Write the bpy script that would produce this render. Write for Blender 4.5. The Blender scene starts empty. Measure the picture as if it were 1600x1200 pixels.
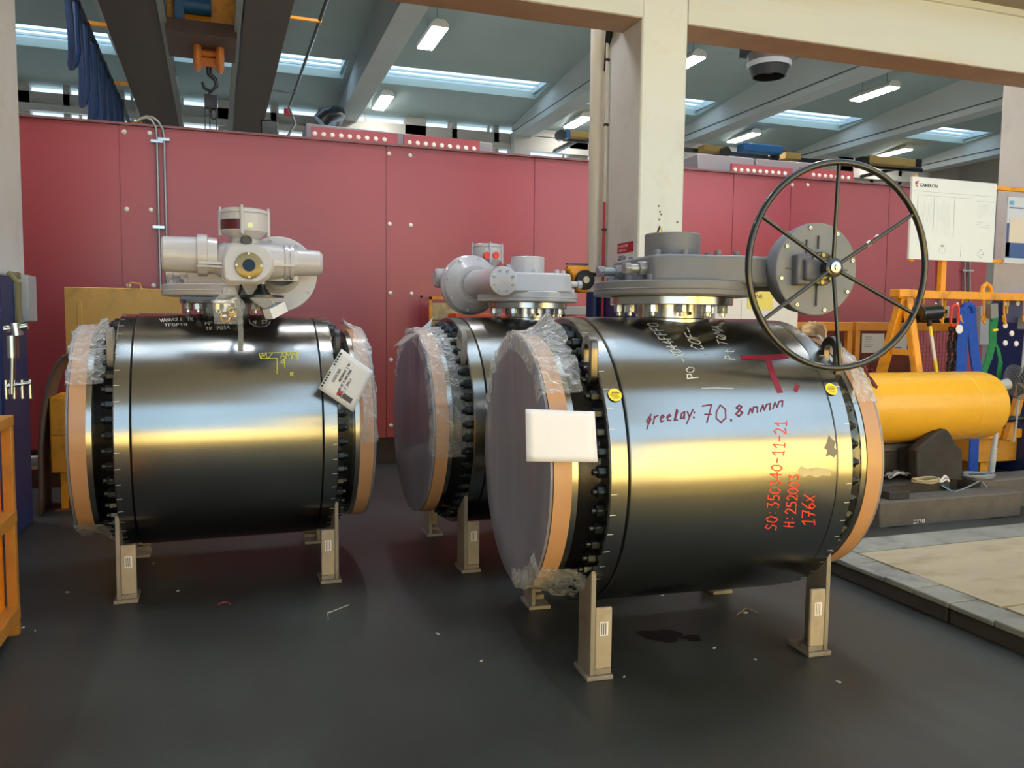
import bpy, bmesh, math, random
from mathutils import Vector, Matrix, noise
random.seed(7)
PI = math.pi
C = bpy.context.scene.collection
R_ = math.radians

# ---------------------------------------------------------------- camera
F, PITCH, ROLL, CH, TH = 1275.0, R_(4.4), R_(0.6), 1.5, R_(18.9)
fw = Vector((math.sin(TH)*math.cos(PITCH), math.cos(TH)*math.cos(PITCH), -math.sin(PITCH)))
r0 = Vector((math.cos(TH), -math.sin(TH), 0))
u0 = r0.cross(fw)
cr = r0*math.cos(ROLL) + u0*math.sin(ROLL)
cu = u0*math.cos(ROLL) - r0*math.sin(ROLL)
cam = bpy.data.cameras.new('camera'); cam.sensor_width = 36; cam.lens = 36*F/1600; cam.clip_end = 300
co = bpy.data.objects.new('camera', cam); C.objects.link(co)
m = Matrix.Identity(4)
for i in range(3):
    m[i][0] = cr[i]; m[i][1] = cu[i]; m[i][2] = -fw[i]
m[2][3] = CH
co.matrix_world = m
bpy.context.scene.camera = co
EYE = Vector((0, 0, CH))
def ray(px, py):
    return (fw + cr*((px-800)/F) - cu*((py-600)/F)).normalized()
def at(px, py, X=None, Y=None, Z=None):
    d = ray(px, py)
    if X is not None: t = X/d.x
    elif Y is not None: t = Y/d.y
    else: t = (Z-CH)/d.z
    return EYE + d*t

# ---------------------------------------------------------------- light
sc = bpy.context.scene
sc.view_settings.view_transform = 'Standard'
sc.view_settings.look = 'None'
sc.view_settings.gamma = 1
sc.view_settings.exposure = 0.63
sc.view_settings.use_curve_mapping = False
def srgb(r, g=None, b=None):
    if g is None: r, g, b = r
    f = lambda c: (c/255/12.92) if c/255 <= .04045 else ((c/255+.055)/1.055)**2.4
    return (f(r), f(g), f(b), 1)
w = bpy.data.worlds.new('sky'); sc.world = w; w.use_nodes = True
nt = w.node_tree; nt.nodes.clear()
tc = nt.nodes.new('ShaderNodeTexCoord'); sx = nt.nodes.new('ShaderNodeSeparateXYZ')
rp = nt.nodes.new('ShaderNodeValToRGB'); bg = nt.nodes.new('ShaderNodeBackground'); ou = nt.nodes.new('ShaderNodeOutputWorld')
nt.links.new(tc.outputs['Generated'], sx.inputs[0]); nt.links.new(sx.outputs['Z'], rp.inputs[0])
rp.color_ramp.elements[0].position = 0.0; rp.color_ramp.elements[0].color = (0.43, 0.73, 1.0, 1)
rp.color_ramp.elements[1].position = 0.5; rp.color_ramp.elements[1].color = (0.60, 0.80, 1.0, 1)
nt.links.new(rp.outputs[0], bg.inputs[0]); bg.inputs[1].default_value = 1.5
nt.links.new(bg.outputs[0], ou.inputs[0])
sun = bpy.data.lights.new('sun', 'SUN'); sun.energy = 16.5; sun.angle = R_(0.6); sun.color = (1, .95, .86)
so = bpy.data.objects.new('sun', sun); C.objects.link(so)
so.rotation_euler = Vector((0.03, 0.707, 0.707)).to_track_quat('Z', 'Y').to_euler()
cyc = sc.cycles
try:
    cyc.max_bounces = 7; cyc.diffuse_bounces = 4; cyc.glossy_bounces = 4; cyc.transparent_max_bounces = 12
    cyc.sample_clamp_indirect = 6; cyc.caustics_reflective = False; cyc.caustics_refractive = False
    cyc.use_denoising = True
except Exception: pass

# ---------------------------------------------------------------- materials
MATS = {}
def mat(name, col, rough=.5, metal=0., var=.0, scale=4., bump=0., bscale=40., dirt=None, dirt_amt=.5, dscale=3., coat=0., stretch=None, spec=.5, aniso=0., emit=0., alpha=1., two=False, brushed=0.):
    if name in MATS: return MATS[name]
    m = bpy.data.materials.new(name); m.use_nodes = True; n = m.node_tree; L = n.links
    b = n.nodes['Principled BSDF']
    c = srgb(col) if max(col) > 1.001 else (*col, 1)
    b.inputs['Base Color'].default_value = c
    b.inputs['Roughness'].default_value = rough; b.inputs['Metallic'].default_value = metal
    b.inputs['Specular IOR Level'].default_value = spec
    b.inputs['Coat Weight'].default_value = coat; b.inputs['Coat Roughness'].default_value = .1
    if alpha < 1: b.inputs['Alpha'].default_value = alpha
    if emit: b.inputs['Emission Color'].default_value = c; b.inputs['Emission Strength'].default_value = emit
    tc = n.nodes.new('ShaderNodeTexCoord'); mp = n.nodes.new('ShaderNodeMapping')
    L.new(tc.outputs['Object'], mp.inputs[0])
    if stretch: mp.inputs['Scale'].default_value = stretch
    src = None
    if var or dirt:
        no = n.nodes.new('ShaderNodeTexNoise'); no.inputs['Scale'].default_value = scale; no.inputs['Detail'].default_value = 6
        L.new(mp.outputs[0], no.inputs['Vector'])
        hs = n.nodes.new('ShaderNodeHueSaturation'); hs.inputs['Color'].default_value = c
        mr = n.nodes.new('ShaderNodeMapRange'); mr.inputs['From Min'].default_value = .3; mr.inputs['From Max'].default_value = .7
        mr.inputs['To Min'].default_value = 1-var; mr.inputs['To Max'].default_value = 1+var
        L.new(no.outputs['Fac'], mr.inputs['Value']); L.new(mr.outputs[0], hs.inputs['Value'])
        src = hs.outputs[0]
        if dirt:
            n2 = n.nodes.new('ShaderNodeTexNoise'); n2.inputs['Scale'].default_value = dscale; n2.inputs['Detail'].default_value = 9; n2.inputs['Roughness'].default_value = .65
            L.new(mp.outputs[0], n2.inputs['Vector'])
            rr = n.nodes.new('ShaderNodeMapRange'); rr.inputs['From Min'].default_value = .52; rr.inputs['From Max'].default_value = .72; rr.inputs['To Max'].default_value = dirt_amt
            L.new(n2.outputs['Fac'], rr.inputs['Value'])
            mx = n.nodes.new('ShaderNodeMix'); mx.data_type = 'RGBA'
            L.new(rr.outputs[0], mx.inputs['Factor']); L.new(src, mx.inputs['A']); mx.inputs['B'].default_value = srgb(dirt)
            src = mx.outputs['Result']
        L.new(src, b.inputs['Base Color'])
    if bump:
        nb = n.nodes.new('ShaderNodeTexNoise'); nb.inputs['Scale'].default_value = bscale; nb.inputs['Detail'].default_value = 4
        L.new(mp.outputs[0], nb.inputs['Vector'])
        bp = n.nodes.new('ShaderNodeBump'); bp.inputs['Strength'].default_value = bump; bp.inputs['Distance'].default_value = .01
        L.new(nb.outputs['Fac'], bp.inputs['Height']); L.new(bp.outputs[0], b.inputs['Normal'])
    if aniso:
        b.inputs['Anisotropic'].default_value = aniso
        b.inputs['Anisotropic Rotation'].default_value = .25
        tg = n.nodes.new('ShaderNodeTangent'); tg.direction_type = 'RADIAL'; tg.axis = 'X'
        L.new(tg.outputs[0], b.inputs['Tangent'])
    MATS[name] = m
    return m

STEEL = mat('machined_steel', (158, 158, 155), .26, 1., var=.05, scale=3, aniso=.75, stretch=(1, .6, .6))
STEEL2 = mat('turned_steel', (170, 168, 160), .25, 1., var=.05, aniso=.6)
DARKST = mat('phosphated_steel', (70, 70, 72), .38, .9, var=.2, scale=9)
BLKST = mat('black_bolt_steel', (52, 55, 56), .32, .85, var=.25, scale=30)
NECKST = mat('shiny_neck_steel', (190, 188, 184), .22, 1.)
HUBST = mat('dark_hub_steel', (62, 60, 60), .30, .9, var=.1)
LEGST = mat('primed_leg_steel', (142, 134, 126), .55, .25, var=.12, scale=8, dirt=(105, 95, 90), dirt_amt=.5, dscale=7)
KRAFT = mat('kraft_board', (192, 145, 106), .5, 0, var=.06, scale=6, dirt=(140, 95, 62), dirt_amt=.25, coat=.25)
FACE = mat('film_covered_board', (128, 126, 138), .42, 0, var=.12, scale=2.2, coat=.35, bump=.4, bscale=3, stretch=(3, 5, .7))
GREYP = mat('dark_grey_gear_paint', (112, 113, 120), .42, .0, var=.05, scale=7, dirt=(132, 130, 122), dirt_amt=.5, dscale=4)
LGREY = mat('light_grey_enamel', (186, 182, 186), .28, 0, var=.03, scale=5, coat=.3)
RED = mat('red_panel', (166, 58, 66), .38, 0, var=.04, scale=.7, coat=.7)  # base red lightened to put the wall's haze into its colour
RED.node_tree.nodes['Principled BSDF'].inputs['Coat Roughness'].default_value = .42
REDS = mat('red_paint', (190, 40, 48), .4)
YEL = mat('yellow_steel_paint', (240, 160, 30), .45, 0, var=.08, scale=3, dirt=(120, 80, 40), dirt_amt=.6, dscale=5)
TANK = mat('yellow_tank_paint', (238, 176, 42), .33, 0, var=.04, scale=3, dirt=(190, 140, 40), dirt_amt=.4, dscale=3, coat=.2)
OCHRE = mat('ochre_panel_paint', (228, 172, 84), .5, 0, var=.06, scale=2, dirt=(150, 110, 60), dirt_amt=.5, dscale=5)
BLUE = mat('navy_column_paint', (28, 46, 98), .45, 0, var=.1, scale=3)
CREAM = mat('cream_concrete_paint', (222, 222, 216), .65, 0, var=.03, scale=1.5, dirt=(190, 180, 160), dirt_amt=.35, dscale=2.5)
SOFFIT = mat('brown_soffit', (168, 148, 134), .7, 0, var=.08, scale=3)
ROOFC = mat('roof_concrete', (150, 168, 170), .85, 0, var=.05, scale=1.0)
BEAMC = mat('beam_concrete', (176, 184, 186), .8, 0, var=.04, scale=1.0)
WALLC = mat('far_wall_concrete', (176, 174, 170), .85, 0, var=.06, scale=.8)
FLOORM = None
BLACK = mat('black_paint', (24, 24, 26), .28, 0, coat=.4)
RUB = mat('black_rubber', (26, 26, 28), .6)
WHITE = mat('white_paper', (236, 232, 232), .6)
WOODD = mat('dirty_timber', (92, 88, 82), .8, 0, var=.25, scale=5, dirt=(45, 42, 40), dirt_amt=.7, dscale=4, stretch=(1, 1, 1), bump=.4, bscale=30)
LUGST = mat('worn_lug_steel', (120, 112, 106), .3, 1., var=.25, scale=14)
PLY = mat('plywood_sheet', (160, 148, 124), .7, 0, var=.08, scale=3, dirt=(120, 98, 74), dirt_amt=.6, dscale=3.5, stretch=(.6, 1.5, 1))
PLANK = mat('grey_plank', (128, 128, 122), .8, 0, var=.18, scale=4, dirt=(70, 70, 68), dirt_amt=.6, dscale=5)
CRANE = mat('brown_crane_girder', (72, 62, 56), .5, .2, var=.1, scale=1)
CHROME = mat('bright_metal', (200, 200, 200), .25, 1.)
GALV = mat('galvanised_tube', (150, 150, 150), .4, .8)
BRASS = mat('brass', (210, 160, 70), .25, 1.)
BLUEC = mat('blue_cable_jacket', (36, 62, 110), .5)
BLUEM = mat('blue_motor_paint', (36, 96, 150), .45)
BLUES = mat('blue_sling_webbing', (26, 74, 170), .75, var=.15, scale=20)
GREENS = mat('green_sling_webbing', (28, 120, 66), .75, var=.15, scale=20)
HOOKO = mat('orange_hook_paint', (205, 125, 60), .4, 0, var=.1)
LAMPW = mat('lamp_housing', (210, 212, 210), .5)
LAMPE = mat('fluorescent_diffuser', (1.0, .97, .88), .5, emit=28.)
REDMK = mat('dark_red_marker', (130, 20, 46), .5)
PURMK = mat('purple_marker', (104, 16, 56), .5)
ORGMK = mat('orange_paint_marker', (235, 70, 50), .5)
CHALK = mat('white_chalk', (205, 205, 200), .8)
YELMK = mat('yellow_paint_marker', (205, 200, 70), .6)
STICK = mat('yellow_sticker', (246, 220, 60), .5)
INK = mat('black_ink', (30, 30, 34), .6)
GREYBOX = mat('pale_grey_plastic', (168, 170, 172), .5)

# ---------------------------------------------------------------- mesh helpers
class B:
    def __init__(s, M=None):
        s.bm = bmesh.new(); s.M = M or Matrix.Identity(4)
    def _t(s, vs, M):
        for v in vs: v.co = M @ v.co
    def box(s, x0, x1, y0, y1, z0, z1, M=None):
        r = bmesh.ops.create_cube(s.bm, size=1)['verts']
        for v in r: v.co = Vector((x0+(v.co.x+.5)*(x1-x0), y0+(v.co.y+.5)*(y1-y0), z0+(v.co.z+.5)*(z1-z0)))
        if M: s._t(r, M)
        return s
    def bar(s, p, q, w, h=None, up=(0, 0, 1)):
        p = Vector(p); q = Vector(q); h = h or w; d = (q-p); L = d.length; d.normalize()
        u = Vector(up)
        if abs(d.dot(u)) > .99: u = Vector((0, 1, 0))
        a = d.cross(u).normalized(); b = a.cross(d).normalized()
        M = Matrix((( d.x, a.x, b.x, p.x), (d.y, a.y, b.y, p.y), (d.z, a.z, b.z, p.z), (0, 0, 0, 1)))
        return s.box(0, L, -w/2, w/2, -h/2, h/2, M)
    def cyl(s, p, q, r, r2=None, n=24, caps=True, rot=0):
        p = Vector(p); q = Vector(q); r2 = r if r2 is None else r2; d = (q-p).normalized()
        u = Vector((0, 0, 1)) if abs(d.z) < .9 else Vector((0, 1, 0))
        a = d.cross(u).normalized(); b = a.cross(d).normalized()
        A = []; Bv = []
        for i in range(n):
            t = 2*PI*i/n+rot; c = a*math.cos(t)+b*math.sin(t)
            A.append(s.bm.verts.new(p+c*r)); Bv.append(s.bm.verts.new(q+c*r2))
        for i in range(n):
            j = (i+1) % n; s.bm.faces.new((A[i], A[j], Bv[j], Bv[i]))
        if caps:
            s.bm.faces.new(A[::-1]); s.bm.faces.new(Bv)
        return s
    def lathe(s, prof, o=(0, 0, 0), ax=(1, 0, 0), n=64, a0=0, a1=2*PI, fn=None):
        # prof: list of (t along axis, radius); profile endpoints at r=0 close the ends
        o = Vector(o); d = Vector(ax).normalized(); u = Vector((0, 0, 1)) if abs(d.z) < .9 else Vector((0, 1, 0))
        a = u.cross(d).normalized(); b = u if abs(d.z) < .9 else d.cross(a)
        b = d.cross(a).normalized() if abs(d.z) >= .9 else (u-d*u.dot(d)).normalized()
        full = abs(a1-a0-2*PI) < 1e-6; cnt = n if full else n+1
        rows = []
        for (t, r) in prof:
            if r < 1e-6: rows.append([s.bm.verts.new(o+d*t)]); continue
            row = []
            for i in range(cnt):
                th = a0+(a1-a0)*i/n
                tt, rr = (t, r) if fn is None else fn(t, r, th)
                row.append(s.bm.verts.new(o+d*tt+(a*math.cos(th)+b*math.sin(th))*rr))
            rows.append(row)
        for k in range(len(rows)-1):
            p, q = rows[k], rows[k+1]
            for i in range(n):
                j = (i+1) % cnt if full else i+1
                if len(p) == 1 and len(q) == 1: continue
                if len(p) == 1: s.bm.faces.new((p[0], q[j], q[i]))
                elif len(q) == 1: s.bm.faces.new((p[i], p[j], q[0]))
                else: s.bm.faces.new((p[i], p[j], q[j], q[i]))
        return s
    def tube(s, pts, r, n=8, closed=False):
        pts = [Vector(p) for p in pts]; N = len(pts); rings = []
        nrm = None
        for i, p in enumerate(pts):
            if closed: d = pts[(i+1) % N]-pts[i-1]
            else: d = pts[min(i+1, N-1)]-pts[max(i-1, 0)]
            d.normalize()
            if nrm is None:
                u = Vector((0, 0, 1)) if abs(d.z) < .9 else Vector((0, 1, 0))
                nrm = d.cross(u).normalized()
            else:
                nrm = (nrm-d*nrm.dot(d)).normalized()
            b = d.cross(nrm)
            rr = r(i/(N-1)) if callable(r) else r
            rings.append([s.bm.verts.new(p+(nrm*math.cos(2*PI*k/n)+b*math.sin(2*PI*k/n))*rr) for k in range(n)])
        for i in range(N if closed else N-1):
            p, q = rings[i], rings[(i+1) % N]
            for k in range(n):
                s.bm.faces.new((p[k], p[(k+1) % n], q[(k+1) % n], q[k]))
        if not closed: s.bm.faces.new(rings[0][::-1]); s.bm.faces.new(rings[-1])
        return s
    def prism(s, poly, z0, z1, M=None, taper=1.0):
        # poly in xy, extruded z
        cx = sum(p[0] for p in poly)/len(poly); cy = sum(p[1] for p in poly)/len(poly)
        A = [s.bm.verts.new((p[0], p[1], z0)) for p in poly]
        Bv = [s.bm.verts.new((cx+(p[0]-cx)*taper, cy+(p[1]-cy)*taper, z1)) for p in poly]
        n = len(poly)
        for i in range(n):
            j = (i+1) % n; s.bm.faces.new((A[i], A[j], Bv[j], Bv[i]))
        s.bm.faces.new(A[::-1]); s.bm.faces.new(Bv)
        if M: s._t(A+Bv, M)
        return s
    def quad(s, *p):
        s.bm.faces.new([s.bm.verts.new(q) for q in p]); return s
    def grid(s, fn, nu, nv):
        V = [[s.bm.verts.new(fn(i/nu, j/nv)) for j in range(nv+1)] for i in range(nu+1)]
        for i in range(nu):
            for j in range(nv): s.bm.faces.new((V[i][j], V[i+1][j], V[i+1][j+1], V[i][j+1]))
        return s
    def build(s, name, mt, parent=None, label=None, bevel=0., smooth=35, solid=0., cat=None, group=None, kind=None, segs=2, fix=True):
        bm = s.bm
        if fix: bmesh.ops.recalc_face_normals(bm, faces=bm.faces)
        for v in bm.verts: v.co = s.M @ v.co
        for f in bm.faces: f.smooth = True
        for e in bm.edges:
            if len(e.link_faces) == 2 and e.calc_face_angle(0) > R_(smooth): e.smooth = False
        me = bpy.data.meshes.new(name); bm.to_mesh(me); bm.free()
        me.materials.append(mt)
        o = bpy.data.objects.new(name, me); C.objects.link(o)
        if parent: o.parent = parent
        if solid:
            md = o.modifiers.new('solid', 'SOLIDIFY'); md.thickness = solid; md.offset = 0
        if bevel:
            md = o.modifiers.new('bevel', 'BEVEL'); md.width = bevel; md.segments = segs; md.limit_method = 'ANGLE'; md.angle_limit = R_(40)
        tag(o, label, cat, group, kind)
        return o
def tag(o, label=None, cat=None, group=None, kind=None):
    if label: o['label'] = label
    if cat: o['category'] = cat
    if group: o['group'] = group
    if kind: o['kind'] = kind
    return o
def empty(name, loc, rz=0, label=None, cat=None, group=None):
    o = bpy.data.objects.new(name, None); C.objects.link(o); o.location = loc; o.rotation_euler = (0, 0, rz)
    o.empty_display_size = .1
    return tag(o, label, cat, group)
def kids(o): return [c for c in bpy.data.objects if c.parent == o]
def copy_tree(o, parent=None):
    c = o.copy(); C.objects.link(c); c.parent = parent
    for ch in kids(o): copy_tree(ch, c)
    return c
def struct(name, b, mt, **k): return b.build(name, mt, kind='structure', **k)
def text(name, body, size, mt, M, parent=None, extrude=.0006, bold=0.):
    cu_ = bpy.data.curves.new('text', 'FONT'); cu_.body = body; cu_.size = size; cu_.extrude = extrude; cu_.offset = bold
    cu_.align_x = 'LEFT'; cu_.resolution_u = 3
    t = bpy.data.objects.new('text', cu_); C.objects.link(t)
    dg = bpy.context.evaluated_depsgraph_get(); dg.update()
    me = bpy.data.meshes.new_from_object(t.evaluated_get(dg))
    bpy.data.objects.remove(t); bpy.data.curves.remove(cu_)
    me.transform(M); me.materials.clear(); me.materials.append(mt)
    o = bpy.data.objects.new(name, me); C.objects.link(o); o.parent = parent
    return o
def frame(o, x, y):
    # matrix: local x -> x, local y -> y, origin o
    x = Vector(x).normalized(); y = Vector(y); y = (y-x*y.dot(x)).normalized(); z = x.cross(y)
    return Matrix(((x.x, y.x, z.x, o[0]), (x.y, y.y, z.y, o[1]), (x.z, y.z, z.z, o[2]), (0, 0, 0, 1)))


# ================================================================ the setting
def floor_mat():
    m = bpy.data.materials.new('dark_painted_floor'); m.use_nodes = True; n = m.node_tree; L = n.links; b = n.nodes['Principled BSDF']
    tc = n.nodes.new('ShaderNodeTexCoord')
    def nz(sc_, det, rough=.6, stretch=None):
        t = n.nodes.new('ShaderNodeTexNoise'); t.inputs['Scale'].default_value = sc_; t.inputs['Detail'].default_value = det; t.inputs['Roughness'].default_value = rough
        if stretch:
            mp = n.nodes.new('ShaderNodeMapping'); mp.inputs['Scale'].default_value = stretch; L.new(tc.outputs['Object'], mp.inputs[0]); L.new(mp.outputs[0], t.inputs['Vector'])
        else: L.new(tc.outputs['Object'], t.inputs['Vector'])
        return t
    a = nz(.7, 6); c = n.nodes.new('ShaderNodeValToRGB'); L.new(a.outputs['Fac'], c.inputs[0])
    c.color_ramp.elements[0].position = .35; c.color_ramp.elements[0].color = srgb(38, 41, 41)
    c.color_ramp.elements[1].position = .68; c.color_ramp.elements[1].color = srgb(58, 63, 62)
    d = nz(9, 8, .7); r2 = n.nodes.new('ShaderNodeMapRange'); r2.inputs['From Min'].default_value = .66; r2.inputs['From Max'].default_value = .8; r2.inputs['To Max'].default_value = .35
    L.new(d.outputs['Fac'], r2.inputs['Value'])
    mx = n.nodes.new('ShaderNodeMix'); mx.data_type = 'RGBA'; L.new(r2.outputs[0], mx.inputs['Factor']); L.new(c.outputs[0], mx.inputs['A']); mx.inputs['B'].default_value = srgb(92, 90, 86)
    e = nz(1.4, 5, .6, (1, .3, 1)); r3 = n.nodes.new('ShaderNodeMapRange'); r3.inputs['From Min'].default_value = .48; r3.inputs['From Max'].default_value = .62; r3.inputs['To Max'].default_value = .7
    L.new(e.outputs['Fac'], r3.inputs['Value'])
    m2 = n.nodes.new('ShaderNodeMix'); m2.data_type = 'RGBA'; L.new(r3.outputs[0], m2.inputs['Factor']); L.new(mx.outputs['Result'], m2.inputs['A']); m2.inputs['B'].default_value = srgb(36, 35, 35)
    L.new(m2.outputs['Result'], b.inputs['Base Color'])
    rr = n.nodes.new('ShaderNodeMapRange'); rr.inputs['To Min'].default_value = .38; rr.inputs['To Max'].default_value = .62; L.new(a.outputs['Fac'], rr.inputs['Value']); L.new(rr.outputs[0], b.inputs['Roughness'])
    nb = nz(60, 3); bp = n.nodes.new('ShaderNodeBump'); bp.inputs['Strength'].default_value = .12; bp.inputs['Distance'].default_value = .01
    L.new(nb.outputs['Fac'], bp.inputs['Height']); L.new(bp.outputs[0], b.inputs['Normal'])
    return m
XL, XR, YN, YF = -9.0, 21.0, -7.0, 19.5
struct('floor', B().box(XL, XR, YN, 8.5, -.12, 0), floor_mat())
struct('floor', B().box(XL, XR, 8.5, YF, -.12, 0), mat('light_hall_floor', (186, 186, 180), .6, 0, var=.05, scale=1))  # unseen hall floor made pale to bounce light up to the roof
APR = mat('sunlit_apron', (210, 190, 150), .8, 0, var=.08, scale=.5)  # unseen ground outside, toned warm for the barrels to reflect
struct('floor', B().box(-30, 40, -45, YN, -.14, -.01), APR)
# roof of the far hall: pitched slab with skylight slots between the beams
zr = lambda y: 6.33+.09*(19.1-y)
BX = [-5.55, -1.4, 2.75, 7.0, 11.15, 15.35, 19.5]     # right hand faces of the roof beams
Y0, Y1 = 16.6, 17.55
b = B()
def slab(bb, x0, x1, y0, y1, t=.15):
    bb.prism([(y0, zr(y0)), (y1, zr(y1)), (y1, zr(y1)+t), (y0, zr(y0)+t)], x0, x1, Matrix(((0, 0, 1, 0), (1, 0, 0, 0), (0, 1, 0, 0), (0, 0, 0, 1))))
slab(b, XL, XR, 6.3, Y0); slab(b, XL, XR, Y1, YF+.3)
xe = XL
wins = []
for i in range(len(BX)):
    x1 = BX[i]-.42
    slab(b, xe if i == 0 else BX[i-1], (xe+.3) if i == 0 else BX[i-1]+.12, Y0, Y1)
    wins.append(((xe+.3) if i == 0 else BX[i-1]+.12, x1-.10))
    slab(b, x1-.10, BX[i], Y0, Y1)
slab(b, BX[-1], XR, Y0, Y1)
struct('ceiling', b, ROOFC)
PANE = mat('skylight_pane', (235, 245, 250), .3, 0, alpha=.18)
for i, (a0, a1) in enumerate(wins):
    if i == 0: continue
    f = B(); t = .3
    for yy, hh in ((Y0-.02, .0), (Y1-.34, .0), (Y1-.2, -.03), (Y1, 0)): f.box(a0, a1, yy, yy+.03, zr(yy)+.15+hh, zr(yy)+.19+hh)
    for xx in (a0, a1-.06): f.box(xx, xx+.06, Y0, Y1, zr(Y0)+.02, zr(Y0)+.15)
    fr = struct('window_%d' % i, f, mat('skylight_frame', (170, 190, 200), .5))
    p = B(); p.quad((a0, Y0, zr(Y0)+.3), (a1, Y0, zr(Y0)+.3), (a1, Y1, zr(Y1)+.3), (a0, Y1, zr(Y1)+.3)); p.build('pane', PANE, fr)
# roof beams along the depth
YX = Matrix(((0, 0, 1, 0), (1, 0, 0, 0), (0, 1, 0, 0), (0, 0, 0, 1)))
for i, x in enumerate(BX):
    f = B()
    f.prism([(6.35, 6.17), (YF, 6.17), (YF, zr(YF)+.02), (6.35, zr(6.35)+.02)], x-.40, x-.02, YX)
    f.box(x-.42, x, 6.35, YF, 6.0, 6.13); f.box(x-.32, x-.10, 6.35, YF, 6.12, 6.18)
    struct('trim_%d' % (i+1), f, BEAMC)
# near bay roof with an unseen slot shaped to let sun onto the yellow reflectors
f = B()
SK0, SK1 = 3.6, 5.3
f.box(XL, 2.2, -6.0, SK0, 6.6, 6.8); f.box(2.2, XR, -.4, 2.9, 6.6, 6.8); f.box(8.0, XR, 2.9, SK0, 6.6, 6.8); f.box(XL, XR, SK1, 6.35, 6.6, 6.8); f.box(XL, -3.5, SK0, SK1, 6.6, 6.8); f.box(8.0, XR, SK0, SK1, 6.6, 6.8)
for x in (-3, .6, 4.5): f.box(x-.08, x+.08, SK0-.8, SK1, 6.6, 6.8)
f.box(XL, XR, 6.3, 6.4, 6.6, 7.6)
struct('ceiling', f, mat('near_roof_concrete', (186, 186, 182), .8, 0, var=.05, scale=1))
# outer walls
f = B(); f.box(XL-.2, XL, YN, YF, 0, 9); struct('wall_left', f, WALLC)
f = B(); f.box(XR, XR+.2, YN, YF, 0, 9); struct('wall_right', f, WALLC)
f = B(); f.box(XL, -7, -6.2, -6.0, 0, 6.6); f.box(14, XR, -6.2, -6.0, 0, 6.6); struct('wall_front', f, WALLC)
f = B()
f.box(XL, XR, YF, YF+.25, 0, 4.9)
f.box(XL, XR, YF, YF+.25, 5.75, 6.12); f.box(XL, XR, YF, YF+.25, 6.38, 7); f.box(7.2, XR, YF, YF+.25, 6.1, 6.4); f.box(10.0, XR, YF, YF+.25, 4.9, 5.75)
f.box(XL, XR, YF-.12, YF, 5.72, 5.86)
for x in [a-.35 for a in BX]: f.box(x-.1, x+.32, YF-.35, YF+.2, 0, 6.02)
for i in range(len(BX)-1):
    for k in (.28, .55, .8): 
        xx = BX[i]+(BX[i+1]-BX[i])*k; f.box(xx, xx+(.5 if k == .28 else .12), YF, YF+.25, 4.9, 6.4)
struct('wall_far', f, WALLC)
f = B()
for x in range(int(XL), int(XR)): f.box(x, x+.06, YF+.1, YF+.16, 4.9, 6.4)
f.box(XL, XR, YF+.1, YF+.16, 5.3, 5.36)
fr = struct('window_7', f, mat('window_frame_white', (205, 205, 200), .5))
p = B(); p.quad((XL, YF+.13, 4.9), (XR, YF+.13, 4.9), (XR, YF+.13, 6.4), (XL, YF+.13, 6.4)); p.build('pane', PANE, fr)

# red partition
WY = 8.4
ztop = at(600, 228, Y=WY).z
xs = [-6.5, at(188, 300, Y=WY).x, at(603, 300, Y=WY).x, at(835, 300, Y=WY).x, at(1146, 300, Y=WY).x, at(1236, 300, Y=WY).x, at(1390, 300, Y=WY).x, 9.6]
f = B()
for i in range(len(xs)-1):
    f.box(xs[i]+.004, xs[i+1]-.004, WY, WY+.09, .28, ztop)
f.box(xs[0], xs[-1], WY+.01, WY+.08, .28, ztop-.01)
rw = struct('wall_back', f, RED)
f = B(); f.box(xs[0], xs[-1], WY+.02, WY+.1, 0, .28)
struct('baseboard_back', f, mat('dark_plinth', (58, 46, 44), .7))
f = B(); f.box(xs[0], xs[-1], WY-.04, WY+.14, ztop, ztop+.02)
struct('trim_9', f, mat('partition_capping', (128, 84, 88), .5))
for (px, py) in [(194,206),(234,208),(198,327),(236,328),(240,446),(201,446),(608,240),(641,243),(609,350),(642,352),(610,458),(643,459),(611,562),(644,563),(611,665),(1238,289),(1262,289),(1476,475),(1496,475),(1462,475)]:
    p = at(px, py, Y=WY); B().lathe([(0, .022), (.008, .02), (.014, .01), (.015, 0)], (p.x, WY, p.z), (0, -1, 0), n=12).build('wall_bolt', mat('white_bolt_cap', (240, 235, 225), .3), rw)
# door outline in the red wall behind the far valve
p0 = at(657, 462, Y=WY); p1 = at(657, 680, Y=WY)
f = B(); f.box(p0.x, p0.x+.02, WY-.012, WY, .3, p0.z); f.box(p0.x, p0.x+1.0, WY-.012, WY, p0.z-.02, p0.z)
f.build('access_panel', RED, rw)

# columns of the crane line
def column(n, x0, x1, y0, y1, ztop_, lab):
    f = B(); f.box(x0, x1, y0, y1, 1.76, ztop_)
    c = f.build('trim_%d' % n, CREAM, bevel=.02, kind='structure')
    f = B(); f.box(x0-.002, x1+.002, y0-.002, y1+.002, 0, 1.76); f.build('blue_base', BLUE, c, bevel=.02)
    return c
column(10, -2.5, at(31, 200, Y=6.7).x, 6.0, 6.7, 6.6, '')
cx0, cx1 = at(1000, 200, Y=6.0).x, at(1071.5, 200, Y=6.0).x
column(11, cx0, cx1, 6.0, 6.7, 6.6, '')
cx2 = at(1563, 200, Y=6.6).x
column(12, cx2, cx2+.6, 6.0, 6.6, 4.0, '')
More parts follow.
